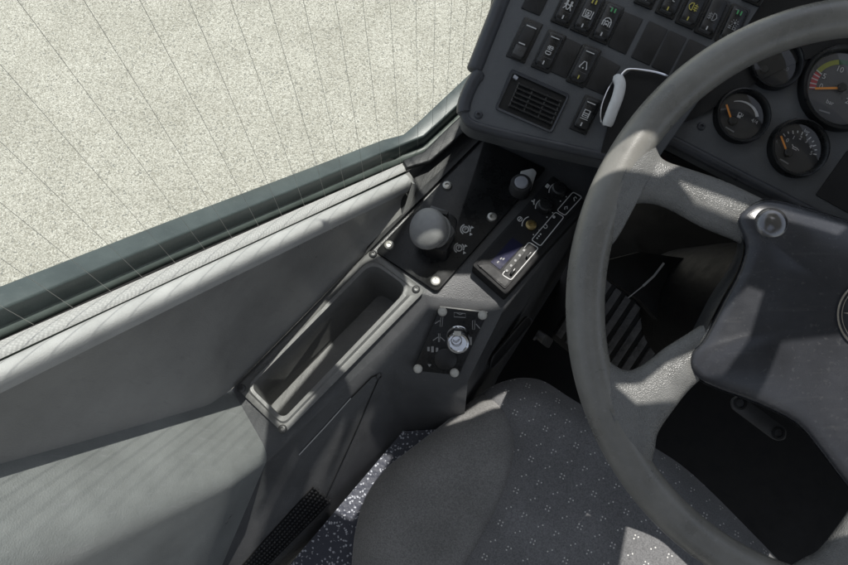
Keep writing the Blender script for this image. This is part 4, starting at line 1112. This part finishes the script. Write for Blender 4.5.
# cushion flank and base
b = BM(); rings = []
cen = sum(outw, Vector()) / len(outw)
for sc_, dz in ((1.0, -.0300), (1.008, -.034), (1.010, -.042), (1.0, -.048), (.97, -.050)):
    rings.append([b.verts.new(Vector((cen.x + (p.x - cen.x) * sc_, cen.y + (p.y - cen.y) * sc_, 2.4 + SZ + dz))) for p in outw])
for x0, x1 in zip(rings, rings[1:]):
    for i in range(len(x0)): b.faces.new((x0[i], x0[(i + 1) % len(x0)], x1[(i + 1) % len(x0)], x1[i]))
b.faces.new(rings[-1])
obj('cushion_flank', b, M['bolster_fabric'], seat, angle=180)
b = BM()
prism(b, [Vector((cen.x + (p.x - cen.x) * .8, cen.y + (p.y - cen.y) * .8, 2.4 + SZ - .047)) for p in outw], Vector((0, 0, 1)), .05); obj('seat_base', b, M['black'], seat)

# ================================================================== LIGHT
SUN_AZ, SUN_EL = R_(18), R_(69)        # azimuth from +Y towards +X
sd = Vector((math.sin(SUN_AZ) * math.cos(SUN_EL), math.cos(SUN_AZ) * math.cos(SUN_EL), math.sin(SUN_EL)))
sun = bpy.data.lights.new('sun', 'SUN'); sun.energy = 5.0; sun.angle = R_(.3); sun.color = (1, .965, .91)
so = bpy.data.objects.new('sun', sun); COL.objects.link(so)
so.rotation_euler = sd.to_track_quat('Z', 'Y').to_euler()
# unseen sheet added above the driver, holes shaped to cast the sun patches
RZ = 2.4 + .30
def up(p): return p + sd * ((RZ - p.z) / sd.z)
def upV(x, y, z): return up(V(x, y, z))
main = [upV(262, 475, -.65), upV(276, 413, -.70), upV(322, 359, -.70), upV(332, 345, -.70), upV(322, 330, -.69), upV(309, 322, -.66), upV(300, 318, -.645), upV(330, 297, -.64), upV(364, 266, -.64), upV(386, 252, -.636), up(S(416, 187)), up(S(413, 172)), up(S(404, 160)), up(D(455, 100, .6)), up(D(490, 0, .6)), up(D(540, -90, .6)), up(D(1150, -90, .6)), RF(1.25, .75, .3), RF(1.25, -.75, .3), RF(-.02, -.75, .3), RF(-.02, -.3, .3), up(WALL.at(222, 650))]
holes = [[up(WALL.at(*q)) for q in h] for h in (
    ((298, 447), (287, 470), (258, 522), (225, 575), (245, 575), (273, 499), (297, 455)),
    ((346, 417), (334, 438), (311, 476), (303, 500), (322, 503), (328, 470), (338, 448)),
    ((376, 408), (358, 417), (343, 450), (325, 487), (335, 500), (352, 470), (364, 438)))]
holes += [[(up(D(q[0], q[1], .476)) if q[2] == 'w' else upV(*q)) for q in h] for h in (
    ((332, 366, -.64), (408, 289, -.64), (404, 270, -.636), (440, 272, -.636), (490, 262, -.622), (531, 246, -.622), (533, 268, -.64), (506, 306, -.645), (470, 310, -.645), (428, 306, -.65), (352, 384, -.65)),
    ((277, 424, -.64), (302, 396, -.64), (316, 402, -.648), (284, 442, -.652)),
    ((322, 505, FLZ), (366, 452, FLZ), (392, 456, FLZ), (352, 520, FLZ)),
    ((446, 424, -.765), (483, 396, -.75), (525, 385, -.75), (556, 387, -.748), (560, 392, -.748), (545, 403, -.748), (500, 405, -.75), (470, 420, -.76)),
    ((616, 384, 'w'), (638, 402, 'w'), (684, 394, 'w'), (700, 374, 'w'), (724, 374, 'w'), (744, 345, 'w'), (760, 296, 'w'), (748, 286, 'w'), (728, 305, 'w'), (704, 342, 'w'), (672, 356, 'w'), (646, 378, 'w')),
    ((682, 175, 'w'), (740, 192, 'w'), (800, 213, 'w'), (850, 224, 'w'), (835, 238, 'w'), (752, 214, 'w'), (700, 195, 'w')),
    ((632, 500, -.745), (618, 575, -.745), (700, 610, -.745), (830, 600, -.745), (735, 492, -.745)))]
holes.append([RF(.22, -.38, .3), RF(.62, -.38, .3), RF(.62, .14, .3), RF(.22, .14, .3)])   # added opening above the driver, cut for a sheen on the hub
def flat_sheet(bm, outline, hs_, z):
    pts_ = [Vector((p.x, p.y)) for p in outline]; ed_ = [(i, (i + 1) % len(outline)) for i in range(len(outline))]
    for h in hs_:
        k0 = len(pts_); pts_ += [Vector((p.x, p.y)) for p in h]; ed_ += [(k0 + i, k0 + (i + 1) % len(h)) for i in range(len(h))]
    v_, e_, f_, *q_ = geometry.delaunay_2d_cdt(pts_, ed_, [], 0, 1e-7)
    vs = [bm.verts.new((p.x, p.y, z)) for p in v_]
    for t in f_:
        c_ = sum((v_[i] for i in t), Vector((0, 0))) / len(t)
        if inside(c_, outline) and not any(inside(c_, h) for h in hs_): bm.faces.new([vs[i] for i in t])
b = BM(); flat_sheet(b, main, holes, RZ)
o = obj('sun_mask', b, M['unseen_lining'], smooth=False); o['kind'] = 'structure'
b = BM(); poly(b, [RF(-.27, -.8, -1.22), RF(1.9, -.8, -1.22), RF(1.9, -.8, .0), RF(-.27, -.8, .0)])  # unseen rear and right walls, added to dim the ambient light
poly(b, [RF(1.9, -.8, -1.22), RF(1.9, 1.0, -1.22), RF(1.9, 1.0, -.5), RF(1.9, -.8, -.5)])
o = obj('cab_wall', b, M['unseen_lining'], smooth=False); o['kind'] = 'structure'
w = bpy.data.worlds.new('World'); scene.world = w; w.use_nodes = True
nt = w.node_tree; bg = nt.nodes['Background']
sky = nt.nodes.new('ShaderNodeTexSky'); sky.sky_type = 'NISHITA'; sky.sun_disc = False
sky.sun_elevation = SUN_EL; sky.sun_rotation = SUN_AZ
hs = nt.nodes.new('ShaderNodeHueSaturation'); hs.inputs['Saturation'].default_value = .45
nt.links.new(sky.outputs[0], hs.inputs['Color']); nt.links.new(hs.outputs[0], bg.inputs['Color']); bg.inputs['Strength'].default_value = .148
scene.view_settings.view_transform = 'Standard'; scene.view_settings.look = 'None'; scene.view_settings.exposure = 0
scene.render.engine = 'CYCLES'
scene.cycles.max_bounces = 8; scene.cycles.transparent_max_bounces = 12
